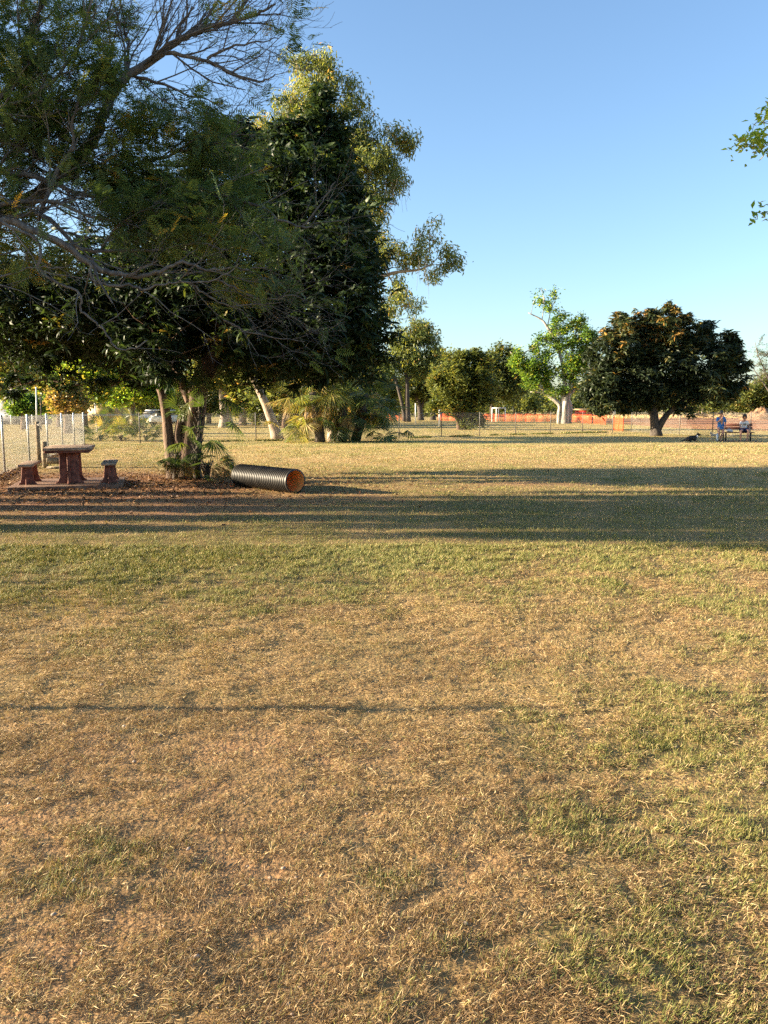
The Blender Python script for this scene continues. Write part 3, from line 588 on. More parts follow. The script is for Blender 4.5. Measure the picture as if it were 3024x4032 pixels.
T('dark_tree','dark olive tree with a slim black trunk right of the bushy tree',(1937,1650),None,
  [([(1937,1650),(1936,1580),(1945,1500),(1960,1430)],[.3,.26,.18,.08])],[(1930,1450,60,55),(1985,1430,60,50),(2030,1470,40,50),(1960,1520,90,55),(1965,1385,15,20,0,.8,3),(2005,1395,13,16,0,.8,3),(2010,1540,50,40),(1900,1520,40,60)],
  1400,T_CLUMP,'olive','bark_dark',sc=1.8,tone=(.36,.14),shell=.3,clump=.85,ntw=60,rl=.1,rt=.05,jag=.34)
T('slender_tree','light green tree with a pale forked trunk left of the fig',(2045,1633),None,
  [([(2045,1633),(2043,1570),(2035,1520),(2010,1480)],[.6,.5,.35,.15]),([(2043,1575),(2060,1520),(2080,1470)],[.35,.25,.12])],[(2010,1480,45,35),(2070,1480,45,40),(2040,1520,55,30),(2095,1540,40,45),(2000,1540,30,30),(2120,1580,40,30)],
  1100,T_CLUMP,'olive','bark_pale',sc=3.0,tone=(.5,.17),shell=.3,clump=.7,ntw=50,rl=.2,rt=.09)
T('leaning_gum','mid sized gum with two dark leaning stems, left of the bushy tree',(1603,1661),None,
  [([(1606,1661),(1604,1580),(1603,1500),(1595,1430),(1640,1330)],[.36,.3,.25,.18,.08]),([(1595,1655),(1583,1590),(1558,1500),(1525,1430),(1510,1390)],[.26,.22,.18,.12,.06]),([(1603,1500),(1640,1460),(1690,1420)],[.16,.12,.05])],
  [(1650,1290,45,35),(1610,1330,50,45),(1690,1340,40,40),(1560,1370,45,40),(1620,1400,80,40),(1700,1400,40,40),(1530,1440,40,35),(1660,1450,60,35),(1715,1460,25,35),(1590,1440,50,30)],
  1700,T_GUM,'euc','bark_dark',sc=2.7,tone=(.42,.18),shell=.2,clump=.92,ntw=130,rl=.1,rt=.04)
T('thicket_tree','dense olive tree with a dark stem behind the leaning gum',(1705,1654),None,
  [([(1705,1654),(1704,1600),(1710,1540)],[.4,.35,.2])],[(1720,1470,50,60),(1760,1440,40,50),(1680,1520,50,60),(1740,1540,60,50),(1650,1560,50,40),(1780,1500,40,60),(1730,1420,20,25)],
  1700,T_CLUMP,'olive','bark_dark',sc=1.9,tone=(.42,.16),shell=.35,clump=.6,ntw=40,rl=.14,rt=.07)
T('spreading_tree','dark trunked tree leaning left beyond the back fence, under thin foliage',(1658,1655),None,
  [([(1658,1655),(1652,1600),(1640,1560),(1625,1520)],[.42,.36,.3,.15]),([(1655,1610),(1675,1570),(1690,1540)],[.25,.2,.1])],[(1640,1510,50,40),(1600,1540,50,35),(1680,1540,40,35)],
  600,T_CLUMP,'olive','bark_dark',sc=1.9,tone=(.34,.15),shell=.2,clump=.7,ntw=40,rl=.14,rt=.06)
# ---- trunks left of centre, crowns hidden in the mango
T('leaning_trunk_tree','tree with a bare pale trunk leaning left behind the mango',(1092,1729),None,
  [([(1094,1729),(1070,1655),(1045,1590),(1020,1535),(985,1470),(940,1400)],[.30,.25,.22,.2,.16,.1])],[(1000,1560,45,30,4,1,.5),(930,1370,130,80,0,3.6),(1040,1330,130,80,-.5,3.6),(830,1360,110,80,.5,3.2),(1060,1500,50,40,2,1)],
  3600,T_BROAD,'euc','bark_pale',sc=1.9,tone=(.5,.18),shell=.2,clump=.7,ntw=40,rl=.06,rt=.02)
T('twin_trunk_tree','yellow green tree with two pale stout trunks seen between the mango stems',(893,1684),None,
  [([(880,1684),(882,1640),(876,1580),(870,1500)],[.42,.34,.3,.2]),([(906,1684),(900,1640),(888,1590),(890,1500)],[.32,.28,.24,.16])],[(880,1470,70,60),(940,1500,60,50),(820,1480,50,50),(930,1560,40,40)],
  1300,T_CLUMP,'euc','bark_pale',sc=1.4,tone=(.6,.18),shell=.3,clump=.6,ntw=30,rl=.1,rt=.04)
T('curved_trunk_tree','tree with a single short pale curved trunk left of the leaning one',(957,1676),None,
  [([(955,1676),(958,1630),(968,1580),(975,1530),(960,1470)],[.36,.32,.27,.22,.15])],[(990,1490,50,45),(1020,1540,45,35),(960,1450,60,40)],
  700,T_CLUMP,'euc','bark_pale',sc=1.5,tone=(.55,.18),shell=.3,clump=.6,ntw=30,rl=.1,rt=.04)
# ---- bare trees at the right edge
T('sparse_tree','nearly leafless grey tree at the right edge behind the bench',(3050,1655),None,
  [([(3050,1655),(3040,1560),(3020,1480),(2985,1400),(2972,1340)],[.22,.17,.12,.06,.02]),([(3040,1560),(3000,1500),(2965,1450),(2950,1410)],[.1,.07,.04,.02]),([(3030,1520),(3060,1420),(3050,1350)],[.1,.06,.03])],
  [(2985,1370,25,40),(2975,1440,35,30),(3020,1400,40,50),(3010,1470,40,40),(3060,1400,50,60),(2990,1500,35,20)],420,T_BROAD,'olive','bark_grey',sc=1.2,tone=(.25,.14),shell=.1,clump=.5,ntw=330,rl=.06,rt=.025)
RT=[('low_tree','yellowish low tree in the scrub right of the shade tree',(2960,1640),[(2950,1550,50,40),(3000,1570,40,45),(2920,1590,40,30)],.55),
    ('scrub_tree','dull green scrub tree cut by the right edge',(3030,1640),[(3030,1510,45,40),(3000,1530,40,40),(3060,1560,50,50)],.38),
    ('grey_stump_tree','small tree with a thick pale leaning trunk under the shade tree crown',(2768,1636),[(2790,1560,40,30),(2830,1580,40,30),(2750,1580,25,25)],.5),
    ('yellow_bush_tree','rounded yellow green tree behind the shade tree trunk',(2500,1630),[(2510,1595,40,30),(2550,1600,40,26),(2470,1600,30,20)],.68),
    ('pale_thicket_tree','upright pale green tree right of the shade tree trunk',(2735,1632),[(2730,1590,30,30),(2690,1595,25,22)],.66)]
for nm,lb,b,bl,tn in RT:
    T(nm,lb,b,None,[([b,(b[0]+2,b[1]-40),(b[0]+6,b[1]-75)],[.45,.38,.2])],bl,520,T_CLUMP,'olive','bark_pale' if 'pale' in lb else 'bark_brown',sc=2.4,tone=(tn,.15),shell=.3,clump=.6,ntw=25,rl=.14,rt=.06)
# ---- tree whose leaf sprays enter at the right edge
make_tree('edge_tree','tree mostly outside the picture whose sunlit leafy sprays enter at the upper right','tree',(8.2,12.5,0),[([(8.2,12.5,0),(8.1,12.5,1.6),(8.0,12.4,3.2),(7.6,12.2,5.0),(7.0,12,6.5)],[.25,.2,.17,.12,.05])],
  blobs([(3010,470,38,60,0,.5),(2960,560,50,35,0,.4),(3015,600,20,30,0,.3),(3005,840,25,24,0,.3),(3170,560,80,150,0,1.0,.6),(3280,900,130,140,0,1.2,.6),(3350,700,200,260,0,1.5)],12.2),520,T_BROAD,'fig','bark_grey',sc=.75,tone=(.76,.14),shell=.15,clump=.75,ntw=150,rl=.03,rt=.008)
# ---- trees behind the left fence
LT=[('yellow_tree','sunlit yellow tree at the far left edge above the side fence',(20,1650),85,[(10,1430,90,60),(60,1470,60,50),(20,1540,50,40)],.72,'euc'),
    ('fern_leaved_tree','fresh green low tree before the grey panel fence',(90,1660),62,[(100,1590,45,30),(60,1600,30,25),(140,1610,30,20)],.42,'fig'),
    ('gold_tree','golden green tree behind the white lamp pole on the left',(190,1650),90,[(190,1470,70,60),(150,1520,50,40),(240,1520,60,50),(120,1450,50,50)],.66,'euc'),
    ('brown_tree','tree with rusty hanging dead fronds behind the picnic table',(262,1665),52,[(270,1560,50,40),(310,1590,45,35),(230,1580,40,40)],.86,'palm'),
    ('lime_tree','brightly sunlit lime green tree behind the picnic table',(330,1660),70,[(350,1450,90,60),(300,1490,60,50),(420,1480,70,60),(380,1560,50,40),(480,1440,60,50)],.72,'fig'),
    ('broad_tree','broad sunlit tree behind the fence corner post',(520,1650),78,[(520,1480,90,60),(600,1470,70,60),(560,1540,70,40),(470,1570,50,30),(640,1560,40,35)],.6,'fig'),
    ('dim_tree','dark green tree standing behind the parked cars',(600,1640),100,[(590,1540,60,50),(660,1520,60,50),(520,1560,50,50)],.3,'olive'),
    ('hedge_tree','dense dark leafy tree between the leaning trunk and the palms',(1105,1668),75,[(1080,1600,60,60),(1140,1590,60,60),(1050,1560,50,50),(1180,1620,50,45),(1010,1620,40,40)],.32,'olive'),
    ('sunny_tree','yellow green tree filling the gap left of the leaning trunk',(1000,1668),80,[(1000,1600,50,40),(950,1540,50,50),(1030,1520,60,50),(930,1610,30,30)],.68,'euc'),
    ('tall_backdrop_tree','dusky olive tree filling the gap between the two mango stems',(820,1662),88,[(800,1500,70,60),(760,1560,60,50),(850,1580,50,40),(720,1600,40,30)],.5,'olive'),
    ('lit_backdrop_tree','golden lit tree directly right of the leaning trunk',(1120,1665),68,[(1130,1540,60,40),(1170,1580,50,40),(1100,1590,40,35)],.66,'euc'),
    ('shadowy_tree','dark tree behind the right side of the palm clump',(1440,1665),82,[(1440,1600,60,50),(1500,1610,50,40),(1390,1560,50,50)],.3,'olive'),
    ('low_green_tree','low green tree just right of the fern leaved one, over the panel fence',(230,1662),70,[(230,1590,40,35),(190,1610,30,22)],.5,'fig'),
    ('far_gum','pale gum standing far behind the left palm group',(1180,1655),95,[(1180,1500,80,50),(1260,1520,70,50),(1120,1450,80,50),(1340,1500,70,50)],.55,'euc'),
    ('far_right_gum','thin gum rising behind the right palm group',(1470,1655),105,[(1470,1480,60,50),(1530,1520,50,50),(1430,1560,60,40),(1500,1590,50,30)],.45,'euc')]
for nm,lb,b,d,bl,tn,mt in LT:
    d=G(*b)[1] if d is None else d; by=1612+H*F*cp/d
    make_tree(nm,lb,'tree',np.array([*P(b[0],b[1],d)[:2],0]),[([np.array([*P(b[0],1600,d)[:2],0]),P(b[0]+4,1590,d),P(b[0]+10,1520,d)],[.25,.2,.1])],blobs(bl,d),max(500,int(sum(q[2]*q[3] for q in bl)*.14)),T_CLUMP,mt,'bark_brown',sc=d/62.0,tone=(tn,.15),shell=.3,clump=.55,ntw=40,rl=.08,rt=.03)
# far wood closing the view
mc=MB(); mw=MB(); N=0
cl=[]
for k in range(210):
    x=rng.uniform(-170,170); y=rng.uniform(165,260); h=rng.uniform(4,9.5)*(1.25 if x<-10 else .95); 
    cl.append((x,y,h)); tube(mw,[(x,y,-.1),(x+rng.normal(0,.3),y,h*.5)],[.25,.12],5,cap=False)
B=[(np.array([x+rng.normal(0,1.5),y,h*rng.uniform(.45,.7)]),np.array([rng.uniform(2.5,4.5),3,h*.38])) for x,y,h in cl for _ in range(2)]
B+=[(np.array([x,y,1.2]),np.array([3.5,2.5,1.6])) for x,y in zip(rng.uniform(-170,170,90),rng.uniform(170,270,90))]
c_,o_=fill(B,19000,.3,.2,.6); c_[:,2]=np.maximum(c_[:,2],.3); D,ro=upright(len(c_)); tmpl(mc,T_CLUMP,c_,D,ro,rng.uniform(2.6,4.4,len(c_)),np.clip(rng.normal(.42,.16,len(c_))+(fbm(c_[:,0],c_[:,1],14,3,2)-.5)*.6,0,1))
o=mc.build('far_wood',M['olive']); tag(o,'far belt of dry woodland closing the view','woodland',kind='stuff')
oo=part(mw,'far_trunks',M['bark_brown'],o)

# ---- unseen shrubs added left of the picture, only to stripe the lawn with shadow
for k,(yy,hh,lb) in enumerate([(10.3,1.7,'nearest unseen bush added to stripe the lawn with shadow'),(11.3,2.5,'second unseen bush added to stripe the lawn with shadow'),(12.35,2.1,'third unseen bush added to stripe the lawn with shadow'),(13.5,2.4,'farthest unseen bush added to stripe the lawn with shadow'),(14.6,1.6,'low rounded unseen bush added for its shadow, level with the table')]):
    x0=-9.7-.5*(k%2)
    make_tree('shadow_shrub',lb,'shadow_shrub',(x0,yy,0),[([(x0,yy,0),(x0,yy,hh*.5),(x0+.05,yy,hh*.8)],[.03,.022,.01])],[(np.array([x0,yy,hh*.72]),np.array([.6,.30,hh*.28])),(np.array([x0+.2,yy+.05,hh*.4]),np.array([.5,.22,hh*.25]))],330,T_BROAD,'olive','bark_brown',sc=.8,tone=(.45,.15),ntw=25,rl=.015,rt=.006,flare=False,group='unseen bushes added to cast lawn shadows')

# ---- fan palms
def fan(n=26,arc=2.5,L=1.0,droop=.25,seed=0,fold=.5,pet=.9,w=.05):
    r=np.random.default_rng(seed); v=[];f=[];t=[];o=0
    # petiole along +Y then the blade of narrow pointed segments joined at the hub
    v+=[[.012,0,0],[-.012,0,0],[.008,pet,0],[-.008,pet,0]]; f+=[[0,2,1],[1,2,3]]; o=4; t+=[.1]*4
    for k in range(n):
        a=(k/(n-1)-.5)*2*arc/2*1.0+r.normal(0,.02); a*=1.0; l=L*(1-.22*abs(a)/max(arc/2,.1))*r.uniform(.9,1.05)
        d=np.array([math.sin(a),math.cos(a),0.]); pr=np.array([math.cos(a),-math.sin(a),0.])
        h=np.array([0,pet,0]); lift=(.05 if k%2 else -.05)
        def pt(s): 
            q=h+d*l*s; dz=-droop*l*(s**2.2)*r.uniform(.7,1.3)-fold*abs(math.sin(a))*l*s*.35; return q+np.array([0,0,dz])
        a0=h+d*.04; m1=pt(.45); m2=pt(.78); e=pt(1.0); ww=w*L
        v+=[a0,m1+pr*ww/2+[0,0,lift*.3],m1-pr*ww/2+[0,0,-lift*.3],m2+pr*ww*.3,m2-pr*ww*.3,e]
        f+=[[o,o+1,o+2],[o+1,o+3,o+4],[o+1,o+4,o+2],[o+3,o+5,o+4]]; o+=6; t+=[r.normal(0,.06)]*5+[.12]
    return np.array(v,float),np.array(f),np.array(t)
FANS=[fan(seed=s,arc=a,droop=dr_) for s,a,dr_ in [(0,4.0,.2),(1,3.4,.35),(2,4.4,.3)]]
DEAD=[fan(n=18,seed=5,arc=1.6,droop=.7,fold=1.5,w=.035),fan(n=16,seed=6,arc=1.2,droop=.4,fold=1.2,w=.035)]
def palm(name,label,base,stems,fr,group=None,trunkmat='bark_dark'):
    e=empty(name,base); tag(e,label,'palm',group); mb=MB()
    for p,r in stems:
        q,rr=smooth_path(p,r,4); tube(mb,q,rr,9)
        for z in range(2,len(q)-1):    # old leaf bases
            for k in range(5):
                a=rng.random()*6.28; o=q[z]+np.array([math.cos(a),math.sin(a),0])*rr[z]; tube(mb,[o,o+np.array([math.cos(a)*.08,math.sin(a)*.08,.16])],[.022,.006],3,cap=False)
    part(mb,'trunk',M[trunkmat],e)
    for kind,nm,mt in ((0,'frond','palm'),(1,'dead_frond','deadpalm')):
        for (p,d,s,t,kd) in fr:
            if kd!=kind: continue
            mc=MB(); Tm=(FANS if kind==0 else DEAD)[rng.integers(0,3 if kind==0 else 2)]
            scatter(mc,Tm,np.array([p]),basis(np.array([d],float),rng.normal(0,.3,1)),np.array([[s,s,s]]),np.array([t])); part(mc,nm,M[mt],e)
    return e
def crownfr(c,n,s,el=(-30,75),t=.45,spread=.12,kd=0,pred=None):
    out=[]
    for k in range(n):
        a=k*2.4+rng.normal(0,.3); e_=math.radians(el[0]+(el[1]-el[0])*(k/max(1,n-1))+rng.normal(0,6)); d=np.array([math.cos(a)*math.cos(e_),math.sin(a)*math.cos(e_),math.sin(e_)])
        out.append((np.asarray(c)+rng.normal(0,spread,3),d,s*rng.uniform(.8,1.15),np.clip(t+rng.normal(0,.12),0,1),kd))
    return out
c1=P(790,1700,17.3)
fr=crownfr(P(805,1560,17.2),8,.58,(-20,85),.42)+crownfr(P(790,1690,17.1),6,.5,(-30,70),.45)+crownfr(P(700,1640,17.1),3,.42,(-30,60),.45)+crownfr(P(860,1600,17.1),5,.5,(-40,60),.40)+crownfr(P(790,1790,17.0),6,.38,(-50,50),.45)
palm('fan_palm','young green fan palm growing against the mango trunk',G(775,1886),[([G(775,1886),P(778,1800,17.3),P(785,1690,17.3),P(790,1560,17.4)],[.09,.07,.05,.045])],fr)
fr=[(P(690,1790,17.2),np.array([np.cos(a),np.sin(a),-.75]),.34*rng.uniform(.8,1.1),rng.uniform(.25,.7),1) for a in rng.uniform(2.0,6.9,9)]
fr+=[(P(700,1790,17.2),np.array([np.cos(a),np.sin(a),-.3]),.32,rng.uniform(.3,.5),0) for a in rng.uniform(2.5,5.9,5)]
palm('drooping_palm','small fan palm with a skirt of hanging fronds at the left foot of the mango',G(690,1888),[([G(690,1888),P(692,1840,17.3),P(694,1790,17.2)],[.07,.06,.05])],fr)
fr=[(P(820,1830,17.2),np.array([np.cos(a),np.sin(a),z]),.40*rng.uniform(.8,1.1),rng.uniform(.2,.7),k) for a,z,k in [(0.0,.35,1),(.3,.1,1),(-.5,.25,0),(-.9,.0,1),(3.0,.3,0),(3.6,.1,1),(4.6,.2,0),(5.2,-.1,1),(.1,.55,0),(-.2,.45,1),(5.6,.3,1)]]
fr+=[(P(895,1790,16.9),np.array([.35+rng.normal(0,.15),rng.normal(0,.3),-.8]),.26,.4,0) for _ in range(3)]+[(P(880,1800,16.9),np.array([rng.normal(0,.3),rng.normal(0,.3),-.8]),.30,rng.uniform(.4,.9),1) for _ in range(4)]
palm('wilted_palm','low fan palm with brown and yellow collapsed fronds beside the black tunnel',G(815,1882),[([G(815,1882),P(816,1855,17.2),P(820,1830,17.2)],[.07,.06,.05])],fr)
for nm,lb,bx,cx,cy,dd,n,tt,sk in [('skirted_palm','shaggy yellowish fan palm, leftmost of the palm clump below the gum',1262,1230,1545,38.0,20,.64,14),('leaning_palm','dark fan palm with a ragged trunk in the middle of the palm clump',1345,1350,1560,38.6,15,.42,10),('spreading_palm','big leaved fan palm, rightmost of the palm clump, fronds hanging to the grass',1400,1440,1550,39.2,17,.42,10)]:
    b=G(bx,1738); b[1]=dd; b=np.array([*P(bx,1738,dd)[:2],0]); c=P(cx,cy,dd)
    fr=crownfr(c,n,1.15,(-50,80),tt,.25)+[(c+rng.normal(0,.25,3)-[0,0,.2],np.array([np.cos(a),np.sin(a),-.9]),.85,rng.uniform(.2,.9),1) for a in rng.uniform(0,6.28,sk)]
    cx2=cx+(-50 if 'left' in lb else 60 if 'right' in lb else 0)
    fr+=crownfr(P(cx2,cy+70,dd-.3),12,.9,(-60,30),tt+.08,.3)+crownfr(P(cx2+(-20 if 'left' in lb else 25),cy+130,dd-.4),8,.7,(-70,10),tt,.25)
    palm(nm,lb,b,[([b,(b+c)/2+[0.05,0,0],c],[.26,.24,.15])],fr)
# low palms behind the back fence
for nm,lb,px,d,s,n,tt in [('bush_palm','dark low clumping palm behind the fence corner',395,40,.75,14,.35),('bright_palm','small bright yellow green fan palm behind the back fence',475,39,.62,8,.68),('green_palm','fresh green fan palm rising above the back fence',520,46,.9,9,.5),('grey_palm','low straggly palm behind the galvanised fence post',575,39,.6,9,.5)]:
    b=np.array([*P(px,1700,d)[:2],0]); palm(nm,lb,b,[([b,b+[0,0,.12],b+[0,0,.2]],[.05,.045,.04])],crownfr(b+[0,0,.2],n*2,s*.85,(0,80),tt,.25))
# ================================================================== fences
def mesh_wires(mb,a,b,h,sp,r,z0=.03):
    a=np.asarray(a,float)[:2]; b=np.asarray(b,float)[:2]; L=np.linalg.norm(b-a); u=(b-a)/L; n=np.array([-u[1],u[0]])
    for sg in (1,-1):
        s0=np.arange(-h,L+h,sp); s0=s0+1e-3
        for s in s0:
            t0=0.0;t1=h
            e0,e1=(s,s+sg*h)
            # clip to the panel
            def tt(x): return (x-e0)/(e1-e0)*h
            lo,hi=0.0,h
            for lim in (0,L):
                t=tt(lim)
                if 0<t<h:
                    if (e0<0 and lim==0 and sg>0) or (e0>L and lim==L and sg<0): lo=max(lo,t)
                    if (e1>L and lim==L and sg>0) or (e1<0 and lim==0 and sg<0): hi=min(hi,t)
            if sg>0 and (s>=L or s+h<=0): continue
            if sg<0 and (s<=0 or s-h>=L): continue
            if hi-lo<.02: continue
            yield (s+sg*lo,lo,s+sg*hi,hi,sg)
def add_mesh(mb,a,b,h,sp,r):
    a=np.asarray(a,float)[:2]; b=np.asarray(b,float)[:2]; L=np.linalg.norm(b-a); u=(b-a)/L; n=np.array([-u[1],u[0]])
    W=np.array(list(mesh_wires(mb,a,b,h,sp,r)))
    if len(W)==0: return
    N=len(W); off=W[:,4]*r*.9
    p0=np.column_stack([a[0]+u[0]*W[:,0]+n[0]*off,a[1]+u[1]*W[:,0]+n[1]*off,W[:,1]+.03]); p1=np.column_stack([a[0]+u[0]*W[:,2]+n[0]*off,a[1]+u[1]*W[:,2]+n[1]*off,W[:,3]+.03])
    d=nrm(p1-p0); q=np.cross(d,[n[0],n[1],0]); nn=np.array([n[0],n[1],0])
    v=np.concatenate([np.stack([p0+q*r,p0+nn*r,p0-q*r,p0-nn*r],1),np.stack([p1+q*r,p1+nn*r,p1-q*r,p1-nn*r],1)],1)
    f=np.array([[0,1,5,4],[1,2,6,5],[2,3,7,6],[3,0,4,7]]); mb.add(v.reshape(-1,3),(f[None]+(np.arange(N)*8)[:,None,None]).reshape(-1,4))
M['wire']=surf('fence_wire',(.26,.25,.23),(.38,.37,.35),20,.45,metal=.3)
M['wire_dark']=surf('old_fence_wire',(.16,.15,.13),(.26,.25,.22),20,.6,metal=.3)
def fence(name,label,pts,h,mesh_sp,wr,postr,mat,wmat,pmats=None):
    base=np.array([pts[0][0],pts[0][1],0.]); e=empty(name,base); tag(e,label,'fence')
    pm=MB(); lathe(pm,[(0,0),(postr,0),(postr,h),(postr*.6,h+postr*.5),(0,h+postr*.6)],(0,0,0),sides=8); first=None
    for k,p in enumerate(pts):
        if first is None: o=pm.build('post',M[mat],None,smooth=False); first=o
        else: o=first.copy(); C.objects.link(o)
        o.parent=e; o.location=(p[0]-base[0],p[1]-base[1],-.02)
    mb=MB(); 
    for a,b in zip(pts[:-1],pts[1:]): add_mesh(mb,a,b,h-.08,mesh_sp,wr)
    part(mb,'chain_mesh',M[wmat],e)
    mb=MB()
    for z in (.06,h*.5,h-.05):
        for a,b in zip(pts[:-1],pts[1:]):
            m=(np.array(a)+np.array(b))/2; tube(mb,[(a[0],a[1],z),(m[0],m[1],z-.015),(b[0],b[1],z)],.0035,4,cap=False)
    part(mb,'line_wire',M[wmat],e); return e
corner=G(333,1752)
Lp=[]; a=G(20,1866); u=(corner-a); L=np.linalg.norm(u); u/=L
ts=list(np.array([0]))
for px,py in [(100,1832),(168,1808)]: pass
n=6; lp=[a+u*L*t for t in np.linspace(0,1,6)]
back=[a-u*3.15*k for k in range(1,7)]
fence('side_fence','galvanised post and chain mesh fence running back past the picnic table on the left',[tuple(q[:2]) for q in back[::-1]+lp],1.47,.062,.0015,.028,'galv','wire')
bp=[corner]+[G(*q) for q in [(552,1746),(1008,1736),(1212,1735),(1400,1731),(1571,1726),(1738,1722),(1888,1716),(2030,1712),(2167,1708),(2293,1705),(2412,1703)]]
fence('back_fence','dark posted chain mesh fence behind the lawn, from the left corner to the notice post',[tuple(q[:2]) for q in bp],1.45,.085,.0030,.026,'postdark','wire_dark')
rp=[G(*q) for q in [(2485,1701),(2675,1712),(2804,1718),(2952,1726),(3120,1734)]]
fence('right_fence','chain mesh fence on thin dark posts behind the shade tree and the people',[tuple(q[:2]) for q in rp],1.45,.085,.0030,.028,'postdark','wire_dark')
# top rail at the corner bay
mb=MB(); tube(mb,[(lp[-1][0],lp[-1][1]-.05,1.34),(bp[1][0],bp[1][1]-.05,1.34)],.018,6); 
o=mb.build('fence_rail',M['galv'],smooth=True); tag(o,'galvanised rail spanning the corner bay of the back fence','rail')
# notice post with paper
e=empty('notice_post',G(2412,1699)); tag(e,'tall thin post carrying a white notice beside the orange net panel','sign post'); b=np.array(e.location); mb=MB(); tube(mb,[b,b+[0,0,2.0]],.03,8); part(mb,'post',M['galv'],e)
mb=MB(); box(mb,b+[.06,-.04,1.42],(.2,.012,.5)); part(mb,'notice',M['white'],e)
# short timber post + tap at side fence
tb=G(155,1822); e=empty('timber_post',tb); tag(e,'short weathered timber post standing by the side fence with a bracket at its top','post'); tb=np.array(tb)
mb=MB(); box(mb,tb+[0,0,.62],(.11,.11,1.24),rotz(.3)); part(mb,'post',M['timber'],e,)
mb=MB(); tube(mb,[tb+[.03,-.06,1.15],tb+[.12,-.1,1.12],tb+[.16,-.1,1.0]],.014,6); tube(mb,[tb+[.06,-.08,1.16],tb+[.27,-.1,1.19]],.012,6); part(mb,'bracket',M['postdark'],e)
lb=G(200,1842); e=empty('log_rail',lb); tag(e,'low rough log jump behind the concrete table, split logs on short posts','log rail'); lb=np.array(lb)
mb=MB()
for x in (-.15,):
    box(mb,lb+[x,0,.36],(.13,.13,.72),rotz(.2))
part(mb,'post',M['timber'],e)
for z,l in ((.52,.75),(.2,.5)):
    mb=MB(); p,r=smooth_path([lb+[-.1,-.05,z],lb+[l*.5,.15,z-.02],lb+[l,.35,z-.0]],[.085,.09,.075],4); tube(mb,p,r,8); part(mb,'log',M['timber'],e)
mb=MB(); box(mb,lb+[.3,-.3,.03],(.5,.22,.05),rotz(.25)); part(mb,'plank',M['timber'],e)

# ================================================================== picnic table
th=math.radians(17); U=np.array([-math.sin(th),math.cos(th),0]); V=np.array([math.cos(th),math.sin(th),0]); O=np.array([-6.62,16.25,0.])
Rt=np.stack([V,U,[0,0,1]],-1)
def W3(x,y,z): return O+V*x+U*y+np.array([0,0,z])
pt=empty('picnic_table',O); tag(pt,'red brown concrete picnic table with two fixed benches on a concrete slab','picnic table')
def slab_box(name,mat,c,s,bev=.0,par=pt,tone=.5):
    mb=MB(); box(mb,W3(*c),s,Rt); o=part(mb,name,mat,par)
    if bev:
        m=o.modifiers.new('b','BEVEL'); m.width=bev; m.segments=3
    return o
slab_box('base_slab',M['slab'],(-.02,-.0,.03),(2.15,1.95,.10),.01)
top=slab_box('tabletop',M['concrete_top'],(0,.0,.80),(.92,1.45,.062),.022)
# darker moulded rim under the top
slab_box('tabletop_rim',M['concrete_red'],(0,.0,.745),(.86,1.38,.05),.02)
def pedestal(x,y,z1,wt,wb,mat):
    """flared plate across V with a fin along U"""
    mb=MB(); z0=.08; 
    prof=[(-wb/2,z0),(-wb/2,z0+.02),(-wb/2*.80,z0+.05),(-wb/2*.68,z0+.13),(-wt/2,z1),(wt/2,z1),(wb/2*.68,z0+.13),(wb/2*.80,z0+.05),(wb/2,z0+.02),(wb/2,z0)]
    prism(mb,prof,-.035,.035,X=V,Y=U,O=O+V*x+U*y)
    return mb
def support(name,x,y,z1,wt,wb):
    mb=pedestal(x,y,z1,wt,wb,None)
    w2=wb*.72; z0=.08; prof=[(-w2/2,z0),(-w2/2*.62,z0+.05),(-w2/2*.5,z0+.12),(-wt*.26,z1-.001),(wt*.26,z1-.001),(w2/2*.5,z0+.12),(w2/2*.62,z0+.05),(w2/2,z0)]
    prism(mb,prof,-.03,.03,X=U,Y=-V,O=O+V*x+U*y)
    o=part(mb,name,M['concrete_red'],pt); m=o.modifiers.new('b','BEVEL'); m.width=.012; m.segments=2
support('pedestal',0,-.36,.722,.36,.56); support('pedestal',0,.36,.722,.36,.56)
for sx in(-.80,.78):
    slab_box('bench_seat',M['concrete_top'],(sx,-.0,.475),(.30,1.25,.06),.024)
    support('bench_support',sx,-.38,.445,.18,.34); support('bench_support',sx,.38,.445,.18,.34)

# ================================================================== tunnel
A0=np.array([-1.70,14.72,0]); A1=np.array([-3.0,16.1,0]); R0=.238; ax=nrm(A1-A0); L=np.linalg.norm(A1-A0)
te=empty('play_tunnel',(A0+A1)/2); tag(te,'black corrugated pipe tunnel with an orange inside lying on the lawn','tunnel')
prof=[]; nr=31; p=L/nr
for k in range(nr):
    s=k*p
    for q,rr in [(t/8,-.008+.008*math.tanh(2.2*math.sin(6.283*t/8-1.2))) for t in range(8)]: prof.append((R0+rr,s+q*p))
prof=[(R0-.03,0),(R0-.001,0),(R0,.004),(R0,.02)]+[x for x in prof if x[1]>.022]+[(R0,L-.003),(R0-.03,L)]
mb=MB(); lathe(mb,prof,A0+[0,0,R0-.006],ax,96); part(mb,'ribbed_shell',M['black'],te,smooth=True)
mb=MB(); lathe(mb,[(R0-.0295,.001),(R0-.031,.4*L),(R0-.0295,L-.001)],A0+[0,0,R0-.006],ax,64); part(mb,'liner',M['orange_liner'],te,smooth=True)

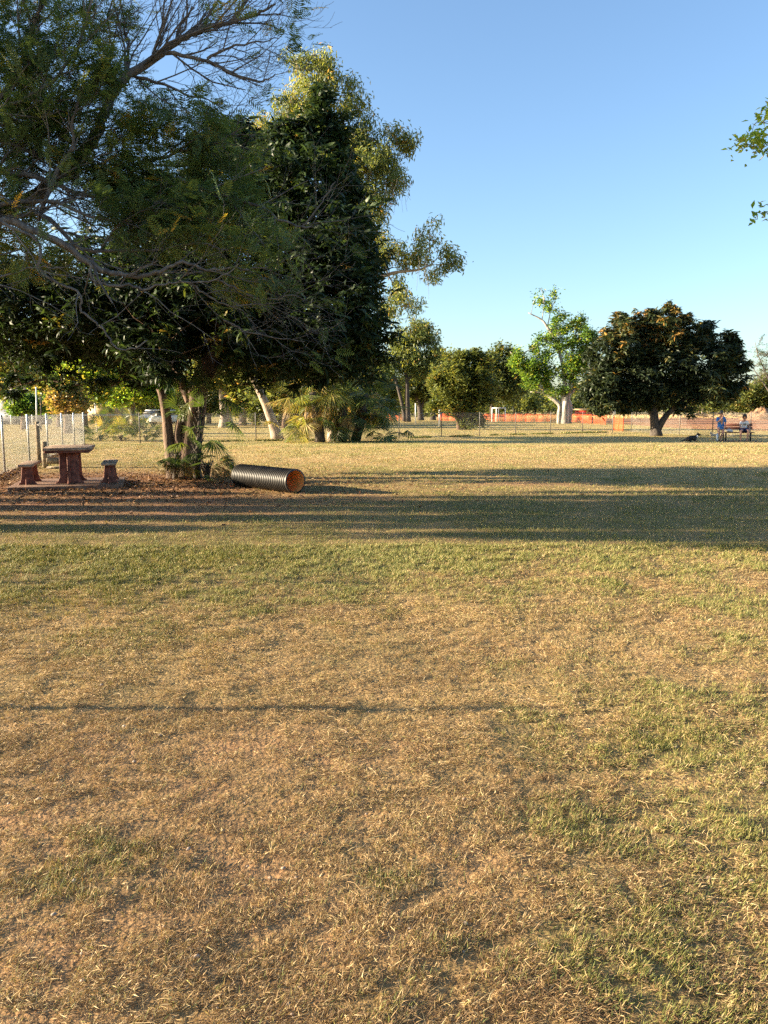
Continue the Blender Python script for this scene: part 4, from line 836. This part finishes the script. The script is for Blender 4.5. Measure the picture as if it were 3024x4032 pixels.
# ================================================================== orange netting
def net(name,label,pts,h,mat='orange_net',hsp=.075,post=True,tape=True):
    b=np.array([*pts[0][:2],0]); e=empty(name,b); tag(e,label,'barrier'); mb=MB()
    for a,c in zip(pts[:-1],pts[1:]):
        a=np.array([a[0],a[1],0]); c=np.array([c[0],c[1],0]); l=np.linalg.norm(c-a); u=(c-a)/l; n=np.array([-u[1],u[0],0]); R=np.stack([u,n,[0,0,1]],-1)
        for z in np.arange(.08,h,hsp): box(mb,(a+c)/2+[0,0,z],(l,.004,hsp*.3),R)
        for s in np.arange(.05,l,hsp*2.0): box(mb,a+u*s+[0,0,h/2]+n*.005,(hsp*.36,.004,h-.06),R)
    part(mb,'net',M[mat],e)
    pm=MB(); lathe(pm,[(0,0),(.025,0),(.025,h+.06),(0,h+.07)],(0,0,0),sides=6); first=None
    for p in pts:
        if first is None: first=o=pm.build('post',M['orange_net'])
        else: o=first.copy(); C.objects.link(o)
        o.parent=e; o.location=(p[0]-b[0],p[1]-b[1],0)
    return e
def lerp(a,b,n): return [a+(b-a)*t for t in np.linspace(0,1,n)]
net('orange_barrier','long orange mesh barrier running behind the fig tree and white frame',lerp(G(1900,1660),G(2200,1661),8)+lerp(G(2240,1661),G(2385,1672),5),1.0,hsp=.10)
net('orange_barrier','short orange mesh barrier between the palms and the leaning gum',lerp(G(1500,1657),G(1590,1657),4),.9,hsp=.10)
net('orange_barrier','orange mesh barrier seen behind the bushy tree',lerp(G(1725,1657),G(1895,1659),5),1.0,hsp=.10)
net('net_barrier','small bright orange mesh panel right of the white notice post',lerp(G(2416,1694),G(2453,1699),3),1.02,hsp=.07)
# red and tan machine in the work site
b=G(2300,1655); e=empty('site_hut',b); tag(e,'tan roofed red work trailer parked behind the orange barrier','trailer'); b=np.array(b)
mb=MB(); box(mb,b+[0,0,1.05],(2.6,1.3,.75)); part(mb,'body',M['red'],e)
mb=MB(); prism(mb,[(-1.9,1.45),(-1.6,1.72),(1.6,1.72),(1.9,1.45)],-.8,.8,O=b); part(mb,'roof',M['tan'],e)
for sx in(-.8,.8):
    mb=MB(); lathe(mb,[(0,-.1),(.3,-.1),(.32,-.06),(.32,.06),(.3,.1),(0,.1)],b+[sx,-.6,.32],(0,1,0),16); part(mb,'wheel',M['tyre'],e)
# white frame
b=(G(1937,1662)+G(1989,1662))/2; x0=G(1937,1662)[0]; x1=G(1989,1662)[0]; y0=b[1]; hh=(1662-1608)*mpp(y0)
e=empty('climbing_frame',b); tag(e,'white four legged metal frame on the grass left of the fig','frame')
for x,y in ((x0,y0),(x1,y0),(x0+.75,y0+1.5),(x1-.65,y0+1.5)):
    mb=MB(); tube(mb,[(x,y,0),(x,y,hh)],.055,8); part(mb,'leg',M['white'],e)
mb=MB(); tube(mb,[(x0-.05,y0,hh),(x1+.05,y0,hh)],.06,8); tube(mb,[(x0+.7,y0+1.5,hh),(x1-.6,y0+1.5,hh)],.05,8); tube(mb,[(x0,y0,hh),(x0+.75,y0+1.5,hh)],.05,8); tube(mb,[(x1,y0,hh),(x1-.65,y0+1.5,hh)],.05,8); part(mb,'top_rail',M['white'],e)
# swing set behind the bushy tree
b=G(1770,1672); b=np.array(b); e=empty('swing_set',b); tag(e,'grey A frame swing set half hidden by the bushy tree','swing')
for sx in(-1.0,1.0):
    for sy in(-.7,.7): 
        mb=MB(); tube(mb,[b+[sx+sy*.35,sy,0],b+[sx,0,2.1]],.035,6); part(mb,'leg',M['galv'],e)
mb=MB(); tube(mb,[b+[-1.05,0,2.1],b+[1.05,0,2.1]],.04,8); part(mb,'top_bar',M['galv'],e)
for sx in(-.4,.4):
    mb=MB(); box(mb,b+[sx,0,.5],(.42,.18,.03)); part(mb,'swing_seat',M['metal_black'],e)
    mb=MB(); [tube(mb,[b+[sx+q,0,.5],b+[sx+q,0,2.1]],.008,4) for q in(-.19,.19)]; part(mb,'chain',M['galv'],e)
# poles
for nm,lb_,px,py,top,d,r,mt in [('white_pole','plain white pole standing between the leaning gum and the thicket',1636,1669,1590,None,.06,'white'),('grey_post','thick grey post on the grass left of the bushy tree',1731,1680,1590,None,.09,'galv'),('lamp_pole','tall thin white pole rising behind the side fence',142,1650,1527,60,.05,'white'),
        ('slanting_pole','thin white pole leaning slightly beside the fence corner',380,1650,1590,55,.05,'white'),('dark_pole','dark thin pole above the side fence, right of the tall white one',160,1660,1560,58,.05,'bark_dark')]:
    b=G(px,py) if d is None else np.array([*P(px,py,d)[:2],0]); t=P(px+(-6 if 'lean' in lb_ and 'slight' in lb_ else 0),top,b[1]); mb=MB(); tube(mb,[b,t],[r,r*.9],10); tube(mb,[t,t+[0,0,.06]],[r*1.5,r*.8],10)
    o=mb.build(nm,M[mt],smooth=True); tag(o,lb_,'pole')
# grey panel fence far left
e=empty('panel_fence',P(40,1640,75)*[1,1,0]); tag(e,'distant dark grey panel fence with white posts above the side fence','fence')
a=P(-60,1612,80)*[1,1,0]; c=P(198,1612,80)*[1,1,0]; mb=MB(); box(mb,(a+c)/2+[0,0,.8],(c[0]-a[0],.05,1.5)); part(mb,'panel',M['greyfence'],e)
z1=P(0,1611,80)[2]
pm=MB(); box(pm,(0,0,.85),(.14,.14,1.7)); f0=None
for px in (-20,42,126,181):
    q=P(px,1612,79.8)
    if f0 is None: f0=o=pm.build('post',M['white'])
    else: o=f0.copy(); C.objects.link(o)
    o.parent=e; o.location=(q[0]-e.location[0],q[1]-e.location[1],0)
# white house and shed glimpsed
b=P(15,1612,105)*[1,1,0]; e=empty('white_house',b); tag(e,'white house wall glimpsed through leaves at the far left edge','house'); mb=MB(); box(mb,b+[0,3,2.2],(7,6,4.4)); part(mb,'wall',M['white'],e)
mb=MB(); prism(mb,[(-4,4.4),(0,6.2),(4,4.4)],-.3,6.4,O=b); part(mb,'roof',M['greyfence'],e); mb=MB(); box(mb,b+[1,-.03,2.4],(1.2,.08,1.1)); part(mb,'window',M['glass'],e)
b=P(395,1612,95)*[1,1,0]; e=empty('green_shed',b); tag(e,'low green roofed shed behind the slanting pole','shed'); mb=MB(); box(mb,b+[0,2,1.1],(4,4,2.2)); part(mb,'wall',M['tan'],e); mb=MB(); prism(mb,[(-2.3,2.2),(-2.3,2.3),(0,2.9),(2.3,2.3),(2.3,2.2)],-.3,4.3,O=b); part(mb,'roof',M['teal'],e)
# cars
def car(label,px,d,yaw,body='carwhite'):
    b=P(px,1612,d)*[1,1,0]; R=rotz(yaw); X,Y=R[:,0],R[:,1]; e=empty('parked_car',b); tag(e,label,'car','white cars parked beyond the back fence')
    out=[(-2.1,.35),(-2.1,.8),(-1.95,.95),(-1.6,1.0),(1.0,1.0),(1.9,.9),(2.1,.7),(2.1,.35)]
    mb=MB(); prism(mb,out,-.85,.85,X=X,Y=Y,O=b); o=part(mb,'body',M[body],e); m=o.modifiers.new('b','BEVEL'); m.width=.06; m.segments=3
    cab=[(-1.75,.99),(-1.45,1.45),(-1.2,1.53),(.2,1.53),(.95,.99)]
    mb=MB(); prism(mb,cab,-.72,.72,X=X,Y=Y,O=b); part(mb,'window',M['glass'],e)
    mb=MB(); prism(mb,[(-1.5,1.47),(-1.3,1.57),(.2,1.57),(.4,1.47)],-.74,.74,X=X,Y=Y,O=b); part(mb,'roof',M[body],e)
    for s in(-1.3,1.3):
        for q in(-.8,.8):
            mb=MB(); lathe(mb,[(0,-.11),(.28,-.11),(.33,-.08),(.33,.08),(.28,.11),(0,.11)],b+X*s+Y*q+[0,0,.33],Y,20); w=part(mb,'wheel',M['tyre'],e); mb=MB(); lathe(mb,[(0,-.13),(.18,-.125),(.2,-.1)],b+X*s+Y*q+[0,0,.33],Y*np.sign(-q)*-1,16); lathe(mb,[(0,.13),(.18,.125),(.2,.1)],b+X*s+Y*q+[0,0,.33],Y,16); o=mb.build('rim',M['galv']); o.parent=w; o.location=(0,0,0)
    for q in(-.6,.6):
        mb=MB(); ell(mb,b+X*2.08+Y*q+[0,0,.75],(.07,.16,.09),R); part(mb,'headlight',M['galv'],e)
car('white car parked beyond the back fence, left of the other one',628,88,0.1); car('white car parked nearest the mango stem, partly behind it',662,80,1.2)
# rubble, logs
b=G(3005,1652); mb=MB(); N_=14
rr=np.random.default_rng(3)
th_=np.linspace(0,1,14); v=[];f=[]
n1,n2=16,28
for i in range(n1):
    for j in range(n2):
        r=(i/(n1-1)); a=j/n2*6.283; hh=1.5*(1-r**1.6)*(1+.25*math.sin(a*3)); rad=r*(3.6+.5*math.sin(a*2+1)); v.append([b[0]+math.cos(a)*rad,b[1]+math.sin(a)*rad*.7,max(-.02,hh*(.8+.4*rr.random())-.02) if i<n1-1 else -.05])
i=np.arange(n1-1)[:,None]*n2; j=np.arange(n2)[None,:]; k=(j+1)%n2
mb.add(np.array(v),np.stack([i+j,i+n2+j,i+n2+k,i+k],-1).reshape(-1,4)); o=mb.build('earth_mound',M['mound'],smooth=True); tag(o,'heap of orange brown earth and brush at the right edge','mound')
mb=MB()
for q in range(260):
    px=rng.uniform(2660,3060); py=rng.uniform(1632,1652); g=G(px,py); a=rng.random()*6.28; l=rng.uniform(.5,2.4); z=rng.uniform(.05,.8)
    dd=np.array([math.cos(a)*l,math.sin(a)*l*.5,rng.uniform(-.2,.35)*l]); p=g+[0,0,z]; m=p+dd*.5+rng.normal(0,.12,3)
    tube(mb,[p,m,p+dd],[rng.uniform(.03,.10),.05,.02],4,cap=False)
o=mb.build('brush_pile',M['timber']); tag(o,'long tangle of dead branches and logs lying beyond the dirt road','brush',kind='stuff')
# dry tall grass beyond the road
mb=MB(); N=26000; x=rng.uniform(25,110,N); y=rng.uniform(140,185,N); a=rng.random(N)*6.28; D=nrm(np.stack([np.cos(a)*.5,np.sin(a)*.5,np.ones(N)],-1)); l=rng.uniform(.25,.7,N)
scatter(mb,(BT,BFc),np.stack([x,y,np.zeros(N)],-1),basis(D,rng.random(N)*6),np.stack([l*.12,l,l],-1),np.clip(rng.normal(.40,.08,N),0,1)); o=mb.build('dry_tall_grass',M['blade']); tag(o,'tall straw coloured grass along the far side of the dirt road','grass',kind='stuff')
# weeds along the back fence foot
mb=MB(); pts=[]
for aa,bb in zip(bp[1:-1],bp[2:]):
    m=500; t=rng.random(m)[:,None]; pts.append(aa*(1-t)+bb*t)
pts=np.vstack(pts)+np.column_stack([rng.normal(0,.1,500*10),rng.normal(-.05,.16,500*10),np.zeros(500*10)]); N=len(pts); keep=fbm(pts[:,0],pts[:,1],1.1,8,2)>.45; pts=pts[keep]; N=len(pts)
a=rng.random(N)*6.28; D=nrm(np.stack([np.cos(a)*.8,np.sin(a)*.8,np.ones(N)],-1)); l=rng.uniform(.05,.17,N); scatter(mb,(BT,BFc),pts,basis(D,rng.random(N)*6),np.stack([l*.35,l,l],-1),np.clip(rng.normal(.8,.15,N),0,1)); o=mb.build('fence_weeds',M['blade']); tag(o,'dark weeds along the foot of the back fence','weeds',kind='stuff')

# ================================================================== bench, people, dogs
BD=39.2; bc=P(2908,1612,BD)*[1,1,0]; ya=math.radians(-6); Rb=rotz(ya)
def B3(x,y,z): return bc+Rb@np.array([x,y,z],float)
be=empty('park_bench',bc); tag(be,'timber slat park bench with black metal legs under the shade tree','bench')
mb=MB()
for y in(-.16,0,.16): box(mb,B3(0,y,.44),(1.55,.13,.04),Rb)
part(mb,'seat',M['wood_red'],be)
tl=math.radians(-14); Rk=Rb@np.array([[1,0,0],[0,math.cos(tl),-math.sin(tl)],[0,math.sin(tl),math.cos(tl)]])
mb=MB()
for z in(.66,.82): box(mb,B3(0.02,.27+(z-.66)*.25,z),(1.6,.035,.13),Rk)
part(mb,'backrest',M['wood_red'],be)
for x in(-.6,.6):
    mb=MB(); box(mb,B3(x,-.18,.21),(.06,.06,.42),Rb); part(mb,'leg',M['metal_black'],be)
    mb=MB(); p,r=smooth_path([B3(x,.22,0),B3(x,.2,.42),B3(x,.36,.9)],[.035,.035,.03],4); tube(mb,p,r,4); part(mb,'leg',M['metal_black'],be)
mb=MB(); ell(mb,B3(-.42,-.05,.53),(.14,.10,.075),Rb,12,8); ell(mb,B3(-.30,-.09,.51),(.08,.07,.05),Rb,10,7); tube(mb,[B3(-.5,-.05,.58),B3(-.44,-.06,.68),B3(-.36,-.06,.6)],.012,5); o=mb.build('cloth_bag',M['white_shirt'],smooth=True); tag(o,'crumpled white bag lying on the bench seat','bag')
# concrete pad under the bench
mb=MB(); box(mb,B3(0,-.1,.004),(2.1,1.2,.04),Rb); o=mb.build('paved_pad',M['slab']); tag(o,kind='structure')

def skin(name,chains,mat,par,sub=2,loc=(0,0,0),R=np.eye(3)):
    """chains: list of lists of (x,y,z,r) ; first point of a later chain may repeat an earlier point to join"""
    vs=[];rs=[];es=[];key={}
    for ch in chains:
        prev=None
        for q in ch:
            k=tuple(round(t,4) for t in q[:3])
            if k not in key: key[k]=len(vs); vs.append(np.asarray(loc)+np.asarray(R)@np.array(q[:3],float)); rs.append(q[3] if len(q)>3 else .03)
            i=key[k]
            if prev is not None and prev!=i and (prev,i) not in es: es.append((prev,i))
            prev=i
    me=bpy.data.meshes.new(name); me.from_pydata([tuple(v) for v in vs],es,[]); o=bpy.data.objects.new(name,me); C.objects.link(o)
    m=o.modifiers.new('s','SKIN'); m.use_smooth_shade=True
    lay=me.skin_vertices[0] if len(me.skin_vertices) else None
    if lay is None:
        import bmesh
        bm=bmesh.new(); bm.from_mesh(me); bm.verts.layers.skin.verify(); bm.to_mesh(me); bm.free(); lay=me.skin_vertices[0]
    for k,r in enumerate(rs):
        rr=r if isinstance(r,tuple) else (r,r); lay.data[k].radius=rr; lay.data[k].use_root=(k==0)
    s=o.modifiers.new('u','SUBSURF'); s.levels=sub; s.render_levels=sub
    # bake to a plain mesh
    dg=bpy.context.evaluated_depsgraph_get(); dg.update(); ev=o.evaluated_get(dg); me2=bpy.data.meshes.new_from_object(ev); o.modifiers.clear(); o.data=me2; me2.name=name
    me2.materials.clear(); me2.materials.append(mat)
    for p in me2.polygons: p.use_smooth=True
    if par is not None: o.parent=par; o.location=-par.location
    return o
def hand(w,d,side,n,s=1.0,curl=.5):
    """finger chains from wrist w, pointing d, palm normal n, thumb to side"""
    w=np.array(w,float); d=nrm(np.array(d,float)); n=nrm(np.array(n,float)-d*np.dot(n,d)); a=np.cross(d,n)*side; ch=[]
    palm=w+d*.05*s; kn=w+d*.085*s
    for k,(o,l) in enumerate([(-.030,.065),(-.010,.078),(.011,.073),(.031,.056)]):
        p0=kn+a*o*s; p1=p0+(d*math.cos(curl*.6)+n*math.sin(curl*.6))*l*.45*s; p2=p1+(d*math.cos(curl*1.5)+n*math.sin(curl*1.5))*l*.32*s; p3=p2+(d*math.cos(curl*2.3)+n*math.sin(curl*2.3))*l*.25*s
        ch.append([(*w,.024*s),(*palm,.026*s),(*(p0),.0105*s),(*p1,.009*s),(*p2,.0085*s),(*p3,.007*s)])
    t1=w+d*.03*s-a*.035*s; t2=t1+(d*.6-a*.6+n*.3)*.04*s; t3=t2+(d*.8+n*.5)*.03*s
    ch.append([(*w,.024*s),(*t1,.014*s),(*t2,.011*s),(*t3,.009*s)])
    return ch
def head(mb,c,yaw,pitch,s=1.0):
    """head with brow, nose, chin, ears, in place; returns rotation"""
    R=rotz(yaw)@np.array([[1,0,0],[0,math.cos(pitch),-math.sin(pitch)],[0,math.sin(pitch),math.cos(pitch)]])
    f=lambda x,y,z:np.asarray(c)+R@(np.array([x,y,z])*s)
    ell(mb,f(0,.005,.02),np.array([.075,.092,.10])*s,R,16,12); ell(mb,f(0,-.03,-.045),np.array([.055,.055,.065])*s,R,14,10)
    ell(mb,f(0,-.093,-.01),np.array([.013,.02,.024])*s,R,8,6)
    for q in(-1,1): ell(mb,f(.076*q,.0,-.005),np.array([.012,.022,.03])*s,R,8,6)
    return R,f
def eyes(par,f,R,s):
    mb=MB()
    for q in(-1,1): ell(mb,f(.03*q,-.083,.012),np.array([.013,.008,.007])*s,R,8,6)
    part(mb,'eye',M['metal_black'],par)
    mb=MB(); ell(mb,f(0,-.085,-.05),np.array([.022,.008,.006])*s,R,8,6); part(mb,'mouth',M['concrete_red'],par)

# -- seated person in white shirt (local x right, -y towards the camera)
S0=bc+np.array([.33,-.02,0]); pe1=empty('person',S0); tag(pe1,'seated person in white printed t-shirt and navy shorts looking down at one hand','person')
hip=(0,.02,.55)
w1=(-.20,-.24,.64); w2=(.12,-.30,.56)
tor=[(0,.02,.54,.13),(0,.03,.66,(.145,.11)),(-.01,.03,.82,(.155,.11)),(-.02,.0,.95,(.15,.10)),(-.03,-.03,1.04,(.08,.07)),(-.035,-.06,1.10,.05),(-.04,-.085,1.16,.055)]
armL=[(-.02,.0,.95,(.15,.10)),(-.17,-.0,.96,.055),(-.24,-.04,.82,.042),(-.26,-.10,.72,.036),(-.23,-.20,.67,.027),(*w1,.024)]
armR=[(-.02,.0,.95,(.15,.10)),(.14,.0,.96,.055),(.22,.02,.82,.042),(.25,-.03,.71,.036),(.17,-.2,.62,.027),(*w2,.024)]
legL=[(0,.02,.54,.13),(-.10,-.03,.53,.09),(-.22,-.25,.55,.075),(-.34,-.44,.56,.06),(-.35,-.42,.34,.055),(-.33,-.40,.10,.036),(-.33,-.42,.045,.036),(-.38,-.53,.03,.03),(-.40,-.60,.025,.022)]
legR=[(0,.02,.54,.13),(.10,-.03,.53,.09),(.06,-.27,.55,.075),(-.0,-.48,.56,.06),(-.0,-.45,.34,.055),(-.03,-.44,.10,.036),(-.03,-.47,.045,.036),(-.03,-.59,.03,.03),(-.02,-.66,.025,.022)]
bd=skin('body',[tor,armL,armR,legL,legR]+hand(w1,(.35,-.8,.15),1,(0,.2,1),1,.5)+hand(w2,(-.25,-.9,-.1),-1,(0,.1,-1),1,.6),M['skin'],pe1,2,S0)
mb=MB(); R,f=head(mb,S0+[-.045,-.10,1.22],-.35,.55,1.05); part(mb,'head',M['skin'],pe1,True); eyes(pe1,f,R,1.05)
mb=MB(); ell(mb,f(0,.03,.045),np.array([.10,.11,.105])*1.05,R,16,12); ell(mb,f(-.06,.03,-.03),np.array([.05,.08,.09])*1.05,R,12,9); ell(mb,f(.06,.03,-.03),np.array([.05,.08,.09])*1.05,R,12,9); ell(mb,f(0,-.05,.08),np.array([.07,.05,.035])*1.05,R,12,9); part(mb,'hair',M['hair'],pe1,True)
skin('t_shirt',[[(0,.02,.56,(.16,.14)),(0,.03,.68,(.165,.13)),(-.01,.03,.82,(.17,.125)),(-.02,.0,.95,(.165,.115)),(-.03,-.025,1.02,(.09,.08))],[(-.02,.0,.95,(.165,.115)),(-.17,0,.965,.07),(-.235,-.035,.84,.068)],[(-.02,.0,.95,(.165,.115)),(.14,0,.965,.07),(.215,.015,.84,.068)]],M['white_shirt'],pe1,2,S0)
mb=MB(); ell(mb,S0+[-.03,-.112,.85],(.085,.02,.055),None,14,9); part(mb,'shirt_print',M['print'],pe1,True)
skin('shorts',[[(0,.02,.56,(.15,.14)),(-.10,-.03,.545,.105),(-.22,-.25,.56,.10),(-.27,-.33,.565,.098)],[(0,.02,.56,(.15,.14)),(.10,-.03,.545,.105),(.06,-.27,.56,.10),(.035,-.36,.565,.098)]],M['navy'],pe1,2,S0)
for q in((-.37,-.49),(-.03,-.55)):
    mb=MB(); box(mb,S0+[q[0],q[1],.045],(.09,.26,.02)); part(mb,'sandal',M['metal_black'],pe1)
# -- standing person in blue shirt, hand raised to the face
S1=P(2842,1612,39.0)*[1,1,0]; pe2=empty('person',S1); tag(pe2,'standing person in long blue shirt and dark cap beside the bench, hand at face','person')
wa=(-.02,-.20,1.22); wb=(.13,-.17,.80)
tor=[(.02,.03,.72,(.13,.11)),(.01,.03,.86,(.14,.11)),(-.01,.02,1.02,(.15,.11)),(-.02,-.0,1.18,(.15,.10)),(-.035,-.03,1.26,(.07,.065)),(-.045,-.05,1.31,.05),(-.05,-.065,1.35,.055)]
aL=[(-.02,-.0,1.18,(.15,.10)),(-.17,0,1.18,.055),(-.22,-.07,1.04,.045),(-.22,-.13,.96,.038),(-.12,-.19,1.09,.028),(*wa,.024)]
aR=[(-.02,-.0,1.18,(.15,.10)),(.13,0,1.18,.055),(.20,.0,1.04,.045),(.22,-.03,.93,.038),(.18,-.10,.86,.028),(*wb,.024)]
lL=[(.02,.03,.72,(.13,.11)),(-.08,.02,.66,.09),(-.10,-.05,.50,.075),(-.11,-.09,.40,.058),(-.11,-.03,.24,.052),(-.11,.02,.09,.034),(-.11,0,.045,.034),(-.13,-.10,.03,.03),(-.14,-.16,.025,.022)]
lR=[(.02,.03,.72,(.13,.11)),(.10,.02,.66,.09),(.10,-.06,.50,.075),(.08,-.10,.40,.058),(.03,-.04,.24,.052),(.0,.02,.09,.034),(.0,0,.045,.034),(-.01,-.10,.03,.03),(-.01,-.16,.025,.022)]
skin('body',[tor,aL,aR,lL,lR]+hand(wa,(.1,.25,.9),1,(0,1,.0),1,.4)+hand(wb,(-.3,-.6,-.5),-1,(-.3,.3,-1),1,.7),M['skin'],pe2,2,S1)
mb=MB(); R,f=head(mb,S1+[-.055,-.085,1.405],-.5,.35,1.05); part(mb,'head',M['skin'],pe2,True); eyes(pe2,f,R,1.05)
mb=MB(); ell(mb,f(0,.03,.0),np.array([.088,.10,.10])*1.05,R,14,10); ell(mb,f(0,.09,-.06),np.array([.05,.05,.08])*1.05,R,12,9); part(mb,'hair',M['hair'],pe2,True)
mb=MB(); ell(mb,f(0,.01,.06),np.array([.09,.105,.075])*1.05,R,16,10); ell(mb,f(0,-.11,.05),np.array([.07,.06,.012])*1.05,R,14,8); part(mb,'cap',M['metal_black'],pe2,True)
skin('shirt',[[(.02,.03,.56,(.19,.15)),(.02,.03,.72,(.18,.145)),(.01,.03,.86,(.17,.135)),(-.01,.02,1.02,(.17,.13)),(-.02,0,1.18,(.165,.12)),(-.035,-.025,1.25,(.08,.075))],[(-.02,0,1.18,(.165,.12)),(-.17,0,1.185,.07),(-.22,-.065,1.05,.066),(-.222,-.11,.985,.06)],[(-.02,0,1.18,(.165,.12)),(.13,0,1.185,.07),(.20,0,1.05,.066),(.215,-.025,.95,.06)]],M['blue_shirt'],pe2,2,S1)
for q in(-.13,-.01):
    mb=MB(); box(mb,S1+[q,-.07,.045],(.09,.25,.02)); part(mb,'sandal',M['metal_black'],pe2)
# pale bottle on the ground at her feet
b=P(2835,1612,38.8)*[1,1,0]; mb=MB(); lathe(mb,[(0,.0),(.05,0),(.055,.04),(.055,.3),(.03,.37),(.02,.39),(.02,.42),(0,.42)],b+[-.06,0,.02],sides=14); o=mb.build('water_bottle',M['galv'],smooth=True); tag(o,'pale blue white bottle standing at the feet of the person in blue','bottle')
# -- black dog lying, head up at right
D0=P(2728,1612,38.6)*[1,1,0]; de=empty('dog',D0); tag(de,'black dog with a white chest lying on the shaded grass','dog')
skin('body',[[(-.22,.02,.15,(.10,.11)),(-.10,.02,.17,(.12,.12)),(.04,.0,.18,(.12,.13)),(.16,-.01,.20,(.10,.12)),(.24,-.02,.27,.065),(.29,-.03,.34,.055),(.33,-.05,.365,.06),(.39,-.08,.35,.035),(.44,-.10,.335,.024)],
  [(-.22,.02,.15,(.10,.11)),(-.33,.03,.08,.045),(-.42,.0,.05,.025),(-.53,-.03,.03,.014)],
  [(-.22,.02,.15,(.10,.11)),(-.17,-.11,.11,.075),(-.06,-.16,.06,.04),(-.16,-.18,.035,.026),(-.04,-.20,.025,.022)],[(-.22,.02,.15,(.10,.11)),(-.20,.13,.11,.07),(-.08,.17,.05,.035),(-.02,.17,.025,.022)],
  [(.16,-.01,.20,(.10,.12)),(.17,-.09,.10,.045),(.13,-.12,.04,.03),(.28,-.13,.025,.022),(.36,-.13,.022,.022)],[(.16,-.01,.20,(.10,.12)),(.19,.08,.10,.045),(.17,.1,.04,.03),(.32,.07,.025,.022),(.39,.07,.022,.022)],
  [(.33,-.05,.365,.06),(.30,-.09,.42,.022),(.285,-.095,.46,.008)],[(.33,-.05,.365,.06),(.31,.0,.42,.022),(.30,.01,.46,.008)]],M['fur_black'],de,2,D0)
mb=MB(); ell(mb,D0+[.265,-.055,.265],(.05,.05,.085),None,12,9); part(mb,'chest_patch',M['white_shirt'],de,True)
mb=MB(); ell(mb,D0+[.455,-.105,.342],(.013,.014,.012),None,8,6); part(mb,'nose',M['black'],de,True)
# -- small pale dog standing behind
D1=P(2818,1612,40.6)*[1,1,0]; de=empty('dog',D1); tag(de,'small cream dog standing behind the black one near the bench','dog')
def dl(x,y,h,back): 
    return [(x,0,h,(.06,.07)),(x,y,h-.04,.038),(x+(-.03 if back else .01),y,h*.5,.022),(x+(.03 if back else .0),y,h*.28,.016),(x+.0,y,.04,.014),(x-.02,y,.015,.016)]
skin('body',[[(.13,0,.26,(.055,.065)),(.05,0,.255,(.058,.065)),(-.05,0,.26,(.062,.075)),(-.12,0,.28,(.06,.075)),(-.17,0,.33,.042),(-.19,-.01,.38,.048),(-.235,-.02,.372,.03),(-.27,-.03,.36,.018)],[(.13,0,.26,(.055,.065)),(.19,0,.32,.018),(.22,0,.38,.012),(.20,0,.42,.009)],
  [(.13,0,.26,(.055,.065)),(.13,-.045,.2,.036),(.105,-.045,.14,.022),(.15,-.045,.08,.015),(.145,-.045,.03,.013),(.12,-.045,.012,.014)],[(.13,0,.26,(.055,.065)),(.13,.045,.2,.036),(.105,.045,.14,.022),(.15,.045,.08,.015),(.145,.045,.03,.013),(.12,.045,.012,.014)],
  [(-.12,0,.28,(.06,.075)),(-.11,-.045,.2,.03),(-.115,-.045,.11,.017),(-.11,-.045,.03,.014),(-.135,-.045,.012,.015)],[(-.12,0,.28,(.06,.075)),(-.11,.045,.2,.03),(-.115,.045,.11,.017),(-.11,.045,.03,.014),(-.135,.045,.012,.015)],
  [(-.19,-.01,.38,.048),(-.18,-.04,.42,.016),(-.175,-.05,.445,.007)],[(-.19,-.01,.38,.048),(-.18,.03,.42,.016),(-.175,.04,.445,.007)]],M['fur_pale'],de,2,D1)
